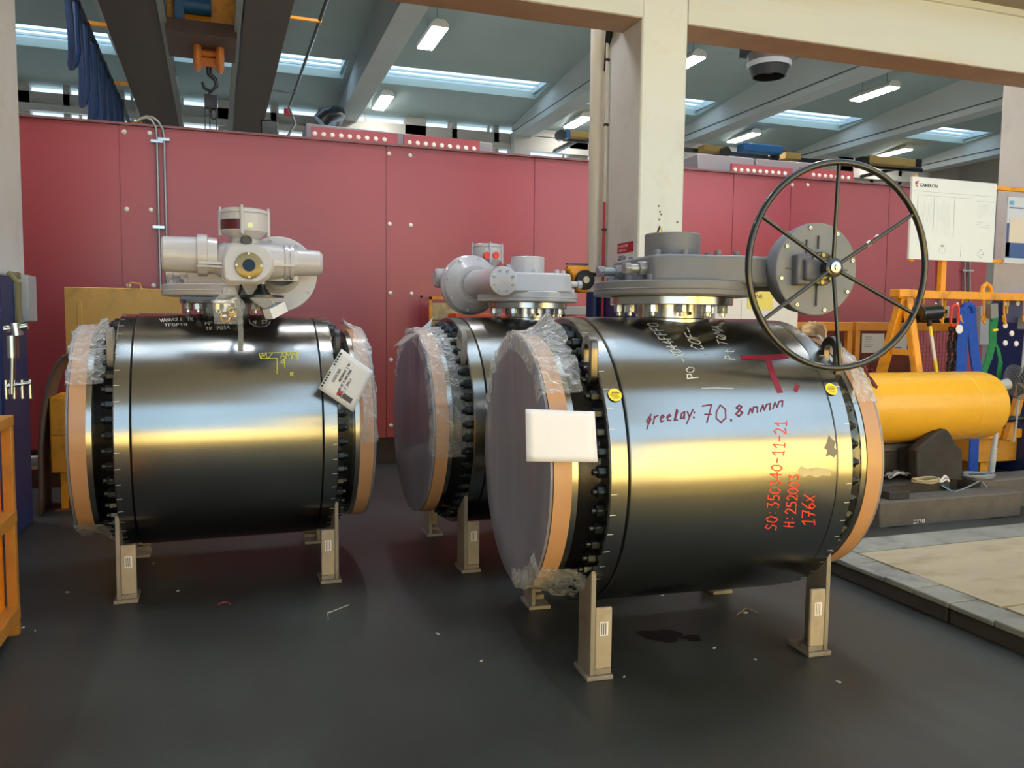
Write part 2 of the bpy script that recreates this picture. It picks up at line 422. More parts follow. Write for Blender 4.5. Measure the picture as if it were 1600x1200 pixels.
# crane runway beam on the columns
zb = at(1077, 37, Y=6.0).z
f = B(); f.box(XL, cx0, 6.0, 6.35, zb, zb+.5); f.box(cx1, XR, 6.0, 6.35, zb, zb+.5)
f.box(XL, XR, 5.97, 6.38, zb+.5, zb+.56)
struct('trim_13', f, mat('runway_cream', (216, 217, 210), .6, 0, var=.03, scale=1, dirt=(216, 186, 124), dirt_amt=.4, dscale=1.5, stretch=(.25, 1, 2.5)))
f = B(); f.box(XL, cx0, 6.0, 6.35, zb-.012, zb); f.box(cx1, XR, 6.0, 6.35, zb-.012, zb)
struct('trim_14', f, SOFFIT)  # brownish strip under the beam, darker than its cream sides
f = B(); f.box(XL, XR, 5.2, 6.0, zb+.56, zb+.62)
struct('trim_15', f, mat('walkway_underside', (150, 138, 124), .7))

# long timber and pale strip lying at the foot of the red wall
f = B(); f.box(-6.2, .9, 8.0, 8.2, 0, .17); f.build('timber_beam', mat('brown_sill_timber', (92, 62, 46), .8, 0, var=.2, scale=5), label='long brown timber lying on the floor along the foot of the red wall', cat='beam', bevel=.006)
f = B(); f.box(-6.2, 1.2, 8.22, 8.34, 0, .24); f.build('pale_metal_channel', GREYBOX, label='pale grey channel along the foot of the red wall behind the timber', cat='channel', bevel=.004)

# perforated red plates on the wall top
def plate(pa, pb, dots, lab):
    a = at(*pa, Y=WY+.03); c = at(*pb, Y=WY+.03)
    f = B(); f.box(a.x, c.x, WY-.01, WY+.03, ztop+.02, a.z+0)
    o = f.build('red_fixing_plate', RED, label=lab, cat='plate', group='red plates with white studs on the wall top')
    for (qx, qy) in dots:
        p = at(qx, qy, Y=WY-.01); B().lathe([(0, .024), (.01, .02), (.016, 0)], (p.x, WY-.01, p.z), (0, -1, 0), n=12).build('stud', mat('white_bolt_cap', (240, 235, 225), .3), o)
plate((486, 199), (620, 222), [(492+k*13.6, 209+k*1.15) for k in range(9)], 'red plate with nine white studs on the wall top, left of the wall seam')
plate((630, 211), (748, 232), [(640+k*12.6, 222.5+k*1.25) for k in range(9)], 'red plate with nine white studs on the wall top, right of the wall seam')
plate((1141, 256), (1235, 276), [(1149+k*9.7, 265+k*.75) for k in range(9)], 'red plate with nine white studs on the wall top, left of the handwheel')
plate((1248, 262), (1330, 280), [(1271+k*9.1, 273.5+k*.75) for k in range(7)], 'red plate with seven white studs behind the top of the handwheel')
# grey hood of the booth behind the wall
def hood(pts, Y, dy, lab, name='booth_hood'):
    P = [at(x, y, Y=Y) for x, y in pts]
    P[-1].z = P[-2].z = 0
    f = B(); f.prism([(p.x, p.z) for p in P], 0, dy, Matrix(((1, 0, 0, 0), (0, 0, 1, Y), (0, 1, 0, 0), (0, 0, 0, 1))))
    return f.build(name, mat('mauve_grey_sheet', (142, 134, 140), .5, .1), label=lab, cat='hood', bevel=.01)
hood([(1090, 240), (1178, 247), (1178, 300), (1120, 300)], 8.9, .8, 'grey sloping sheet hood above the red wall, right of the cream column')
hood([(1182, 248), (1264, 254), (1276, 264), (1290, 300), (1182, 300)], 8.9, .8, 'grey sheet hood with rounded corner above the red wall behind the handwheel')
hood([(478, 192), (770, 223), (770, 250), (478, 230)], 8.75, .5, 'long grey sheet edge behind the left pair of studded red plates', 'booth_roof')
# conduits up the wall
def conduit(pts, r, lab, clamps, Y=WY-.035, mt=GALV, name='conduit_pipe', fn=None):
    P = [at(x, y, Y=Y) for x, y in pts]
    o = B().tube(P, r, n=10).build(name, mt, label=lab, cat='pipe', group='thin conduits fixed to the red wall')
    for (x, y) in clamps:
        p = at(x, y, Y=Y); B().box(p.x-.05, p.x+.05, Y-r-.006, Y+.035, p.z-.012, p.z+.012).build('clamp', CHROME, o)
    return o
conduit([(213, 190), (220, 185.5), (229, 184), (237, 188), (243, 198), (244.5, 210), (246, 260), (248, 350), (250.5, 455)], .013, 'left of two grey conduits running up the red wall', [(245, 221), (248, 355)])
conduit([(217, 187), (228, 182), (238, 183), (247, 190), (254, 202), (256, 214), (257, 260), (259.5, 350), (261.5, 455)], .013, 'right of two grey conduits running up the red wall', [(256, 218)])
conduit([(1506, 320), (1507, 400), (1507.5, 520)], .013, 'left of two thin conduits on the red wall under the notice board', [(1507, 423)])
conduit([(1514.5, 320), (1515, 400), (1515.5, 520)], .013, 'right of two thin conduits on the red wall under the notice board', [(1515, 423)])
conduit([(1468.5, 320), (1468.5, 400), (1468.5, 520)], .016, 'grey conduit on the red wall beside the yellow post', [])

# fluorescent lamps
def lamp(a, bb, lab, zz=6.3):
    A = at(*a, Z=zz); Bb = at(*bb, Z=zz); A.x = (A.x+Bb.x)/2; y0, y1 = sorted((A.y, Bb.y)); 
    if y1-y0 < 1.15: y1 = y0+1.15
    r = empty('ceiling_lamp', (A.x, (y0+y1)/2, zz), 0, lab, 'lamp', 'fluorescent lamps under the roof')
    L = (y1-y0)/2
    f = B(); f.prism([(-.15, 0), (.15, 0), (.15, .06), (.08, .13), (-.08, .13), (-.15, .06)], -L, L, Matrix(((1, 0, 0, 0), (0, 0, 1, 0), (0, 1, 0, .01), (0, 0, 0, 1)))); f.build('housing', LAMPW, r, bevel=.008)
    B().box(-.13, .13, -L+.03, L-.03, -.012, .012).build('diffuser', LAMPE, r, bevel=.005)
    ztop_ = (zr((y0+y1)/2) if (y0 > 6.4) else 6.6)-zz
    for s in (-.6, .6): B().cyl((0, s*L, .12), (0, s*L, ztop_+.1), .008, n=6).build('hanger', GALV, r)
lamp((691, 43), (661, 77), 'large bright ceiling lamp left of the roof beam, nearest the viewer on the left side')
lamp((614, 151), (583, 171), 'small ceiling lamp right of the end of the roof beam, above the grey sheet edge')
lamp((917, 183), (890, 199), 'ceiling lamp partly hidden behind the white vertical pipe')
lamp((1090, 88), (1074, 102), 'ceiling lamp half hidden behind the right edge of the cream column')
lamp((1180, 208), (1144, 223), 'ceiling lamp above the red wall, between the column and the handwheel')
lamp((1400, 136), (1339, 156), 'largest ceiling lamp on the right, below the cream beam')
lamp((1420, 233), (1379, 244), 'ceiling lamp just above the notice board')

for k, (x, y) in enumerate([(-3, 5.2), (.6, 5.2), (4.5, 5.2), (8.5, 5.2), (-3.2, 8.0), (1.7, 8.0), (5.2, 8.0), (9.2, 8.0)]):  # lamps out of view, added to brighten bay, red wall and column
    rr_ = empty('ceiling_lamp', (x, y, 6.3), 0, 'unseen fill lamp added under the roof, '+['above the left valve', 'above the middle valve', 'above the hook rack', 'far right, above the platform', 'above the left end of the red wall', 'above the middle of the red wall', 'above the red wall right of the column', 'above the right end of the red wall'][k], 'lamp')
    f = B(); f.box(-.15, .15, -.62, .62, .012, .12); f.build('housing', LAMPW, rr_, bevel=.008); B().box(-.13, .13, -.6, .6, -.012, .012).build('diffuser', mat('near_fill_diffuser', (.97, .98, 1.0), .5, emit=42.)if k < 4 else mat('hall_fill_diffuser', (.97, .98, 1.0), .5, emit=60.), rr_, bevel=.005); B().cyl((0, 0, .1), (0, 0, .32 if y < 6 else zr(y)-6.25), .01, n=6).build('hanger', GALV, rr_)
# hanging fan heater
p = at(1202, 92, Y=10.5)
r = empty('ceiling_heater', p, 0, 'dark ceiling heater with a pale ring and fan hanging under the cream beam', 'heater')
f = B(); f.box(-.33, .28, -.3, .3, .06, .75); f.build('casing', mat('dark_casing', (34, 40, 44), .5), r, bevel=.02)
f = B(); f.lathe([(-.13, .28), (-.13, .31), (-.06, .32), (-.06, .28), (-.13, .28)], (0, 0, 0), (0, 0, 1), n=32); f.build('ring', GREYBOX, r)
f = B(); f.lathe([(-.06, .30), (.1, .33), (.12, .3), (.12, 0)], (0, 0, 0), (0, 0, 1), n=32); f.build('collar', mat('brown_collar', (96, 84, 78), .5), r)
f = B(); f.cyl((0, 0, -.2), (0, 0, .1), .07)
for k in range(4):
    M = Matrix.Rotation(k*PI/2, 4, 'Z')@Matrix.Rotation(.5, 4, 'X'); f.box(.05, .28, -.05, .05, -.008, .008, Matrix.Translation((0, 0, -.12))@M)
f.build('fan_blades', DARKST, r)
f = B(); f.lathe([(-.26, .24), (-.13, .29), (-.13, .27), (-.26, .22), (-.26, .24)], (0, 0, 0), (0, 0, 1), n=24); f.build('nozzle', mat('dark_nozzle', (44, 46, 50), .5), r)
B().tube([(.2, 0, .3), (.42, 0, .35), (.45, 0, .15), (.38, 0, .12)], .02).build('hook', CHROME, r)
B().cyl((0, 0, .7), (0, 0, zr(10.5)-p.z), .05).build('hanger', GALV, r)
B().tube([(-.3, 0, .35), (-1.3, 0, .45), (-3.0, 0, .6)], .035).build('feed_pipe', DARKST, r)

# far yellow crane
FC = at(1200, 240, Y=17.9)
r = empty('far_bridge_crane', FC, 0, 'far yellow crane beam with a blue hoist high beyond the red wall', 'crane')
FY = mat('faded_yellow_girder', (170, 134, 70), .6)
def fbox(x0, y0, x1, y1, mt, nm, d0=-.15, d1=.15, bev=.01):
    a = at(x0, (y0+y1)/2, Y=17.9); c = at(x1, (y0+y1)/2, Y=17.9); zt = at((x0+x1)/2, y0, Y=17.9).z; zb_ = at((x0+x1)/2, y1, Y=17.9).z
    B().box(a.x-FC.x, c.x-FC.x, d0, d1, zb_-FC.z, zt-FC.z).build(nm, mt, r, bevel=bev)
fbox(886, 207, 919, 216, FY, 'girder'); fbox(880, 205, 888, 217, BLUEM, 'end_cap'); fbox(1095, 229, 1130, 238, FY, 'girder'); fbox(1143, 231, 1204, 244, BLUEM, 'hoist', -.5, -.2, .03); fbox(1222, 240, 1246, 250, FY, 'girder')
fbox(1352, 247, 1424, 259, FY, 'girder'); fbox(1342, 246, 1352, 262, BLACK, 'end_cap'); fbox(1424, 250, 1434, 263, BLACK, 'end_cap')
a = at(880, 212, Y=18.1); c = at(1440, 256, Y=18.1); zm_ = at(1200, 245, Y=18.1).z
B().box(a.x-FC.x, c.x-FC.x, .15, .22, zm_-FC.z-.06, zm_-FC.z+.04).build('runway_rail', DARKST, r)
for x_ in (at(900, 212, Y=18.1).x, at(1180, 245, Y=18.1).x, at(1400, 256, Y=18.1).x): B().box(x_-FC.x-.05, x_-FC.x+.05, .2, YF-FC.y, zm_-FC.z-.06, zm_-FC.z+.02).build('wall_bracket', DARKST, r)
for x, y in ((1132, 238), (1208, 246), (875, 212)):
    q = at(x, y, Y=17.7)-FC; B().cyl((q.x, -.3, q.z), (q.x, -.16, q.z), .12, n=20).build('wheel', BLACK, r)

# ---------------------------------------------------------------- bridge crane over the red wall
gz = 4.9
CYAW = R_(1.1)
r = empty('bridge_crane', (-.3+2*math.sin(CYAW), 12, gz), CYAW, 'brown double girder overhead crane with an orange hook block', 'crane')
def gbox(xa, xb, name='girder'):
    f = B(); f.box(xa, xb, -5.8, 6.2, .03, .85); f.box(xa-.03, xb+.03, -5.8, 6.2, 0, .03)
    return f.build(name, CRANE, r, bevel=.004)
gbox(-1.07, -.53); gbox(.42, .86)
for xx in (-.47, .33): B().box(xx-.03, xx+.04, -5.8, 6.2, -.05, 0.0).build('rail_flange', mat('worn_steel_edge', (140, 142, 140), .4, .8), r)
ty = 10.9-12
t = B(); t.box(-.45, .33, ty-.08, ty+.08, .05, .62); t.build('trolley_frame', YEL, r, bevel=.01)
t = B(); t.box(-.45, .33, ty-.5, ty+.5, -.12, .03); t.build('trolley_beam', mat('trolley_underside', (70, 52, 44), .6), r)
zz = .30
t = B(); t.cyl((-.32, ty-.18, zz), (.05, ty-.18, zz), .1, n=24); t.box(-.36, -.25, ty-.28, ty-.08, zz-.2, zz+.1); t.box(-.1, .03, ty-.24, ty-.12, zz+.08, zz+.18); t.build('hoist_motor', BLUEM, r, bevel=.01)
hb = at(325, 84, Y=11.0); hx, hz = hb.x+.3-.05, hb.z-gz
for s in (-.13, .13):
    t = B(); t.lathe([(-.05, .0), (-.05, .16), (-.03, .21), (0, .23), (.03, .21), (.05, .16), (.05, 0)], (hx+s, ty+.1, hz), (1, 0, 0), n=28); t.box(hx+s-.05, hx+s+.05, ty+.03, ty+.17, hz-.05, hz+.16); t.build('sheave_housing', HOOKO, r, bevel=.008)
t = B(); t.cyl((hx-.14, ty+.1, hz), (hx+.14, ty+.1, hz), .05); t.box(hx-.09, hx+.09, ty+.05, ty+.15, hz-.16, hz-.06); t.build('hook_block', HOOKO, r, bevel=.008)
t = B()
for s in (-.17, -.09, .09, .17): t.cyl((hx+s, ty+.1, hz+.1), (hx+s, ty+.1, .1), .007, n=6)
t.build('hoist_rope', BLACK, r)
t = B()
pts = [(hx+.0, ty+.1, hz-.14), (hx+.0, ty+.1, hz-.24), (hx+.07, ty+.1, hz-.3), (hx+.085, ty+.1, hz-.38), (hx+.02, ty+.1, hz-.45), (hx-.06, ty+.1, hz-.42), (hx-.08, ty+.1, hz-.35)]
t.tube(pts, lambda q: .035-.02*q, n=10); t.build('lifting_hook', DARKST, r)
def link(bb, c, L, wd, th, up, side):
    c = Vector(c); up = Vector(up); side = Vector(side); P = []
    for k in range(16):
        a = 2*PI*k/16; sx_ = math.cos(a)*wd; sy_ = math.sin(a)*wd+(L if math.sin(a) > 0 else -L)
        P.append(c+side*sx_+up*sy_)
    bb.tube(P, th, n=6, closed=True)
t = B()
for k in range(4): link(t, (hx+.02+(.03 if k % 2 else -.02), ty+.1, hz-.5-.075*k), .03, .028, .011, (0, 0, 1), (1, 0, 0) if k % 2 else (0, 1, 0))
t.box(hx-.06, hx+.09, ty+.05, ty+.15, hz-.66, hz-.5); t.build('shackle', DARKST, r, bevel=.01)
t = B()
for s in (-.05, 0, .07): t.cyl((hx+s, ty+.1, hz-.55), (hx+s*1.3, ty+.1, hz-1.6), .006, n=6)
t.build('hanging_chain', DARKST, r)
# cable loops on their rail left of the girders
rail_x = -1.62
f = B(); f.box(-1.36, -1.3, -5.8, 6.2, .0, .04); f.build('cable_rail', BLACK, r)
for yy in (-3.3, -1.0, 1.6, 4.2):
    B().box(-1.36, -1.05, yy-.03, yy+.03, .02, .06).build('rail_bracket', YEL, r)
lp = [(9.1, .30, .20), (9.9, .78, .3), (10.6, 1.0, .32), (11.3, 1.05, .34), (12.1, .95, .34), (12.9, .85, .34), (13.7, .8, .34), (14.5, .75, .34)]
for (yy, dp, wd) in lp:
    P = [(-1.33, yy-12-wd, 0)]+[(-1.33+.02*math.sin(k), yy-12-wd*math.cos(PI*k/10)*(.55 if 2 < k < 8 else .8), -dp*math.sin(PI*k/10)**.6) for k in range(1, 10)]+[(-1.33, yy-12+wd, 0)]
    B().tube(P, .035, n=8).build('cable_loop', BLUEC, r)
    B().box(-1.37, -1.29, yy-12-wd-.03, yy-12-wd+.03, -.06, .03).build('cable_trolley', DARKST, r)
p = at(176, 30, Y=9.2)
f = B(); f.box(-1.48, -1.42, -2.95, -2.85, -.28, .52); f.box(-1.48, -1.05, -2.95, -2.85, .42, .52); f.build('end_arm', YEL, r, bevel=.005)
f = B(); f.cyl((1.24, -5.8, .08), (1.24, 2.1, .08), .022, n=10); f.build('conductor_pipe', BLACK, r)
for yy in (-2.0, 1.2): B().box(.85, 1.26, yy-.02, yy+.02, .05, .08).build('pipe_bracket', YEL if yy < 0 else DARKST, r)
p = at(448, 175, Y=13.4)-Vector((-.3, 12, gz))
f = B(); f.box(p.x-.05, p.x+.05, p.y-.05, p.y+.05, p.z-.05, p.z+.05); f.build('red_stop', REDS, r)
p = at(418, 205, Y=13.2)-Vector((-.3, 12, gz))
f = B(); f.box(p.x-.12, p.x+.12, p.y-.1, p.y+.1, p.z-.2, p.z+.15); f.build('motor_box', BLACK, r, bevel=.02)
f = B(); f.tube([(p.x+.25, p.y, p.z-.1), (p.x+.4, p.y, p.z+.15), (p.x+.3, p.y, p.z+.4)], .02); f.build('grey_cable', GALV, r)
# dark duct elbow beyond
q = [at(500, 190, Y=17), at(508, 182, Y=17), at(520, 178, Y=17.2), at(528, 178, Y=17.8), at(528, 178, Y=17.8)+Vector((0, 1.3, 0))]
B().tube(q, .16, n=16).build('duct_elbow', DARKST, label='dark duct elbow beyond the crane girders, above the red wall', cat='duct')
# ================================================================ the three ball valves
VR, VZ, FR, LB, LF, LG = .661, .863, .578, .559, .778, .475
def hexnut(bb, p, ax, af, h, rot=0):
    p = Vector(p); bb.cyl(p, p+Vector(ax)*h, af/2/math.cos(PI/6), n=6, rot=rot)
_nut = []
def nut_ring(root):
    if not _nut:
        f = B(); hexnut(f, (0, 0, 0), (1, 0, 0), .045, .038); f.cyl((.0, 0, 0), (.058, 0, 0), .0135, n=12)
        n0 = f.build('nut', BLKST, root, bevel=.003, segs=1); _nut.append(n0); first = True
    else: first = False
    for s in (-1, 1):
        for k in range(48):
            a = 2*PI*(k+.5)/48
            if s == -1 and k == 0 and first: o = _nut[0]
            else: o = _nut[0].copy(); C.objects.link(o)
            o.parent = root
            o.location = (s*LB, .606*math.cos(a), VZ+.606*math.sin(a)); o.rotation_euler = (a, 0, 0 if s > 0 else PI)
def lug_mesh(bb, x, a, r0_):
    # oblong eye plate, flat face along x, standing upright at angle a on the rim
    cy, cz = math.cos(a)*r0_, VZ+math.sin(a)*r0_
    N = 14; out = []; inn = []
    W_, H_ = .06, .045
    for k in range(2*N):
        t = 2*PI*k/(2*N); yy = math.cos(t)*W_; zz = math.sin(t)*W_+(H_ if math.sin(t) >= 0 else -H_)
        out.append((yy, zz)); inn.append((math.cos(t)*.03, math.sin(t)*.03+(.03 if math.sin(t) >= 0 else -.012)+.008))
    vs = []
    for xx in (x-.016, x+.016):
        vs.append([bb.bm.verts.new((xx, cy+p[0], cz+p[1])) for p in out]); vs.append([bb.bm.verts.new((xx, cy+p[0], cz+p[1])) for p in inn])
    n = 2*N
    for k in range(n):
        j = (k+1) % n
        bb.bm.faces.new((vs[0][k], vs[0][j], vs[1][j], vs[1][k])); bb.bm.faces.new((vs[2][k], vs[2][j], vs[3][j], vs[3][k]))
        bb.bm.faces.new((vs[0][k], vs[0][j], vs[2][j], vs[2][k])); bb.bm.faces.new((vs[1][k], vs[1][j], vs[3][j], vs[3][k]))
def valve(loc, yaw, label, lugm=None):
    r = empty('ball_valve', loc, yaw, label, 'valve')
    o3 = (0, 0, VZ)
    B().lathe([(-LG, 0), (-LG, VR-.01), (-LG+.004, VR-.001), (-LG+.008, VR), (LG-.008, VR), (LG-.004, VR-.001), (LG, VR-.01), (LG, 0)], o3, n=160).build('body', STEEL, r, smooth=25)
    for s in (-1, 1):
        ax = (s, 0, 0)
        B().lathe([(LG-.01, .60), (LG+.003, .645), (LG+.005, VR-.009), (LG+.008, VR-.006), (LB-.006, VR-.006), (LB, VR-.012), (LB, .0)], o3, ax, n=160).build('closure_ring', STEEL, r, smooth=25)
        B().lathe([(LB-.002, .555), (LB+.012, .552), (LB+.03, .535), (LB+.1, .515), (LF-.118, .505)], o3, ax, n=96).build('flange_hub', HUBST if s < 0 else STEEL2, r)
        fl = B().lathe([(LF-.12, .40), (LF-.12, FR-.01), (LF-.115, FR-.004), (LF-.088, FR-.004), (LF-.088, FR-.03), (LF-.01, FR-.03), (LF-.01, 0)], o3, ax, n=128).build('end_flange', STEEL2, r)
        B().lathe([(LF-.088, FR-.03), (LF-.088, FR), (LF-.012, FR), (LF-.012, FR-.03)], o3, ax, n=128).build('kraft_band', KRAFT, fl)
        B().lathe([(LF-.011, 0), (LF-.011, FR-.008), (LF-.008, FR-.003), (LF+.002, FR-.004), (LF+.004, FR-.012), (LF+.004, .42), (LF+.001, .405), (LF+.001, 0)], o3, ax, n=96).build('cover_disc', FACE, fl)
        for a in (R_(47), R_(133)):
            f = B(); lug_mesh(f, s*(LB-.0+.018), PI-a if a < 1.6 else PI-a, .655); f.build('lifting_lug', lugm or (DARKST if s > 0 else LEGST), r, bevel=.004)
    for sx_ in (-1, 1):
        for sy in (-1, 1):
            # main plate outside, gusset plate inside, foot below
            yf = sy*.51; yb = yf-sy*.15
            lo, hi = sorted((yf, yb))
            f = B()
            zt = VZ-math.sqrt(max(0, .655**2-.5**2))+.03
            za = VZ-math.sqrt(.655**2-.36**2)+.03
            M = Matrix(((0, 0, 1, 0), (1, 0, 0, 0), (0, 1, 0, 0), (0, 0, 0, 1)))
            x0, x1 = sorted((sx_*.575, sx_*.553))
            f.prism([(yf, .02), (yf, zt), (yb, za), (yb, .02)], x0, x1, M)
            lg = f.build('leg', LEGST, r, bevel=.003)
            x0, x1 = sorted((sx_*.553, sx_*.478)); y0, y1 = sorted((yf-sy*.0, yf-sy*.02))
            f = B(); f.box(x0, x1, y0, y1, .045, .31); f.build('gusset', mat('pale_gusset_plate', (168, 156, 140), .55, .1, var=.08, scale=9, dirt=(130, 112, 96), dirt_amt=.5, dscale=8), lg, bevel=.006)
            x0, x1 = sorted((sx_*.59, sx_*.472)); y0, y1 = sorted((yf+sy*.008, yb-sy*.01))
            f = B(); f.box(x0, x1, y0, y1, 0, .02); f.box(min(sx_*.553, sx_*.478), max(sx_*.553, sx_*.478), min(yf-sy*.004, yf-sy*.06), max(yf-sy*.004, yf-sy*.06), .02, .045); f.build('foot_plate', LEGST, lg, bevel=.003)
            p0 = Vector((sx_*.515, yf+sy*.0015, .24))
            f = B(); f.box(p0.x-.018, p0.x+.018, p0.y-.001, p0.y+.001, .19, .25)
            f.build('label_sticker', WHITE, lg)
            f = B()
            for q in range(3): f.box(p0.x-.012+q*.009, p0.x-.009+q*.009, p0.y-.0018, p0.y+.0018, .195, .245)
            f.build('sticker_print', INK, lg)
    nut_ring(r)
    return r
def neck(r, flr=.29, nr=.155, cut=None):
    f = B(); f.lathe([(1.44, nr), (1.583, nr)], (0, 0, 0), (0, 0, 1), n=64); f.lathe([(1.45, nr+.004), (1.52, nr+.004), (1.524, nr)], (0, 0, 0), (0, 0, 1), n=64)
    nk = f.build('neck', NECKST, r)
    B().lathe([(1.583, 0), (1.583, flr-.003), (1.586, flr), (1.619, flr), (1.622, flr-.003), (1.622, 0)], (0, 0, 0), (0, 0, 1), n=80).build('top_flange', NECKST, r)
    f = B(); f.cyl((.02, -nr-.006, 1.545), (.02, -nr+.01, 1.545), .008, n=12); f.build('port_hole', BLACK, nk)
    for k in range(12):
        a = 2*PI*(k+.5)/12; x, y = (flr-.04)*math.cos(a), (flr-.04)*math.sin(a)
        f = B(); hexnut(f, (x, y, 1.583), (0, 0, -1), .042, .036, rot=a); f.cyl((x, y, 1.6), (x, y, 1.53), .012, n=10)
        f.build('flange_nut', CHROME, r, bevel=.002, segs=1)
def circ_poly(rx, n=40, cut=None):
    P = []
    for k in range(n):
        a = 2*PI*k/n; P.append((rx*math.cos(a), rx*math.sin(a)))
    return P
def caphead(bb, p, ax, r_=.013, h=.014, n=14):
    p = Vector(p); ax = Vector(ax); bb.lathe([(0, r_), (h*.8, r_), (h, r_*.85), (h, r_*.5), (h*.5, r_*.45), (h*.5, 0)], p, ax, n=n)
def gearbox(r, mt, M, lab, hx_, worm_back=.30, disc_r=.207, base_r=.36, cap_r=.115, big=False):
    b = B(M); b.prism(circ_poly(base_r, 56), 1.625, 1.69); 
    g = b.build('gearbox', mt, r, lab, bevel=.006)
    b = B(M); b.prism(circ_poly(base_r-.035, 56), 1.622, 1.64); b.lathe([(1.648, base_r+.0005), (1.652, base_r+.003), (1.656, base_r+.0005)], (0, 0, 0), (0, 0, 1), n=56); b.build('base_joint', mt, g)
    poly = [(-.21, .27), (-.215, -.24), (-.15, -.29), (.22, -.335), (hx_-.03, -.27), (hx_+.04, .1), (.24, .31), (-.12, .32)]
    b = B(M); b.prism(poly, 1.68, 1.806, taper=.96); b.build('gear_case', mt, g, bevel=.014)
    b = B(M); b.lathe([(1.79, cap_r+.025), (1.812, cap_r+.02), (1.816, cap_r), (1.918, cap_r), (1.922, cap_r-.003), (1.922, 0)], (0, 0, 0), (0, 0, 1), n=56); b.build('stem_cap', mt, g)
    for (x, y) in [(-.17, -.2), (-.17, .2), (-.06, -.25), (.1, -.26), (.2, -.25), (.22, .2), (.05, .26), (-.1, .26), (-.02, -.17), (.12, -.13), (-.13, -.08), (.15, .1)]:
        b = B(M); caphead(b, (x, y, 1.803), (0, 0, 1), .015, .026); b.build('cover_screw', mt, g)
    for (x, y) in [(-.27, -.12), (-.30, .02), (-.26, .14), (-.21, -.22)]:
        b = B(M); caphead(b, (x, y, 1.69), (0, 0, 1), .016, .028); b.build('base_screw', mt, g)
    for yy, ln in ((-.16, .07), (.12, .09)):
        b = B(M); hexnut(b, (-.205, yy, 1.745), (-1, 0, 0), .062, .04); b.cyl((-.205, yy, 1.745), (-.215-ln, yy, 1.745), .02, n=16); hexnut(b, (-.215-ln, yy, 1.745), (-1, 0, 0), .05, .03)
        b.build('stop_bolt', mt if not big else mat('bolt_painted_grey', (150, 152, 156), .3, .5), g, bevel=.004)
    # worm housing and spur case at the side
    z = 1.747
    b = B(M); b.lathe([(-.24, .09), (-.20, .095), (worm_back-.03, .083), (worm_back, .083)], (hx_, 0, z), (0, 1, 0), n=40); b.build('worm_housing', mt, g)
    e = B(M); e.lathe([(worm_back, .086), (worm_back+.004, .09), (worm_back+.028, .09), (worm_back+.03, .086), (worm_back+.03, 0)], (hx_, 0, z), (0, 1, 0), n=40); ec = e.build('end_cap', mt, g)
    for k in range(8):
        a = 2*PI*(k+.5)/8; b = B(M); caphead(b, (hx_+.066*math.cos(a), worm_back+.03, z+.066*math.sin(a)), (0, 1, 0), .010, .010); b.build('cap_screw', mt, ec)
    dep = .19 if big else .13
    prof = [(-.40+dep, 0), (-.40+dep, disc_r*.62), (-.40+dep*.55, disc_r*.93), (-.40+.03, disc_r*.965), (-.40+.022, disc_r), (-.403, disc_r), (-.406, disc_r-.004), (-.406, 0)]
    b = B(M); b.lathe(prof, (hx_, 0, z), (0, 1, 0), n=64); sc_ = b.build('spur_case', mt if not big else mat('bluish_grey_case', (122, 126, 136), .55, 0), g)
    if not big:
        b = B(M)
        for k in range(6):
            a = 2*PI*(k+.25)/6
            b.bar((hx_+.08*math.cos(a), -.40+dep-.002, z+.08*math.sin(a)), (hx_+(disc_r-.045)*math.cos(a), -.40+dep*.62, z+(disc_r-.045)*math.sin(a)), .012, .03, up=(0, 1, 0))
        b.build('stiffening_rib', mt, sc_)
    for k in range(8):
        a = 2*PI*(k+.3)/8; b = B(M); caphead(b, (hx_+(disc_r-.02)*math.cos(a), -.404, z+(disc_r-.02)*math.sin(a)), (0, -1, 0), .009, .009); b.build('rim_screw', CHROME if big else mt, sc_)
        if not big:
            b = B(M); hexnut(b, (hx_+(disc_r-.028)*math.cos(a), -.40+dep*.35, z+(disc_r-.028)*math.sin(a)), (0, 1, 0), .022, .05); b.build('rim_nut', mt, sc_)
    return g, sc_
I4 = Matrix.Identity(4)
def cw(x, y): return (x*math.cos(TH)+y*math.sin(TH), -x*math.sin(TH)+y*math.cos(TH), 0)
V = [(cw(-1.692, 4.848), R_(1.09)), (cw(.762, 3.955), R_(-3.94)), (cw(.095, 5.434), R_(.8))]
def local(i, p):
    l, a = V[i]; d = Vector(p)-Vector(l); c, s = math.cos(a), math.sin(a)
    return Vector((d.x*c+d.y*s, -d.x*s+d.y*c, d.z))
def to_world(i, p):
    l, a = V[i]; c, s = math.cos(a), math.sin(a)
    return Vector((l[0]+p[0]*c-p[1]*s, l[1]+p[0]*s+p[1]*c, p[2]))
def vcyl(i, px, py, R=VR):
    # where the line of sight meets barrel i: (x along the barrel, arc length above the front line)
    o = local(i, EYE); e = local(i, EYE+ray(px, py)); d = e-o
    A = d.y**2+d.z**2; Bq = 2*(o.y*d.y+(o.z-VZ)*d.z); Cq = o.y**2+(o.z-VZ)**2-R*R
    D = Bq*Bq-4*A*Cq
    t = (-Bq-math.sqrt(max(D, 0)))/(2*A)
    q = o+d*t
    return q.x, R*math.atan2(q.z-VZ, -q.y)
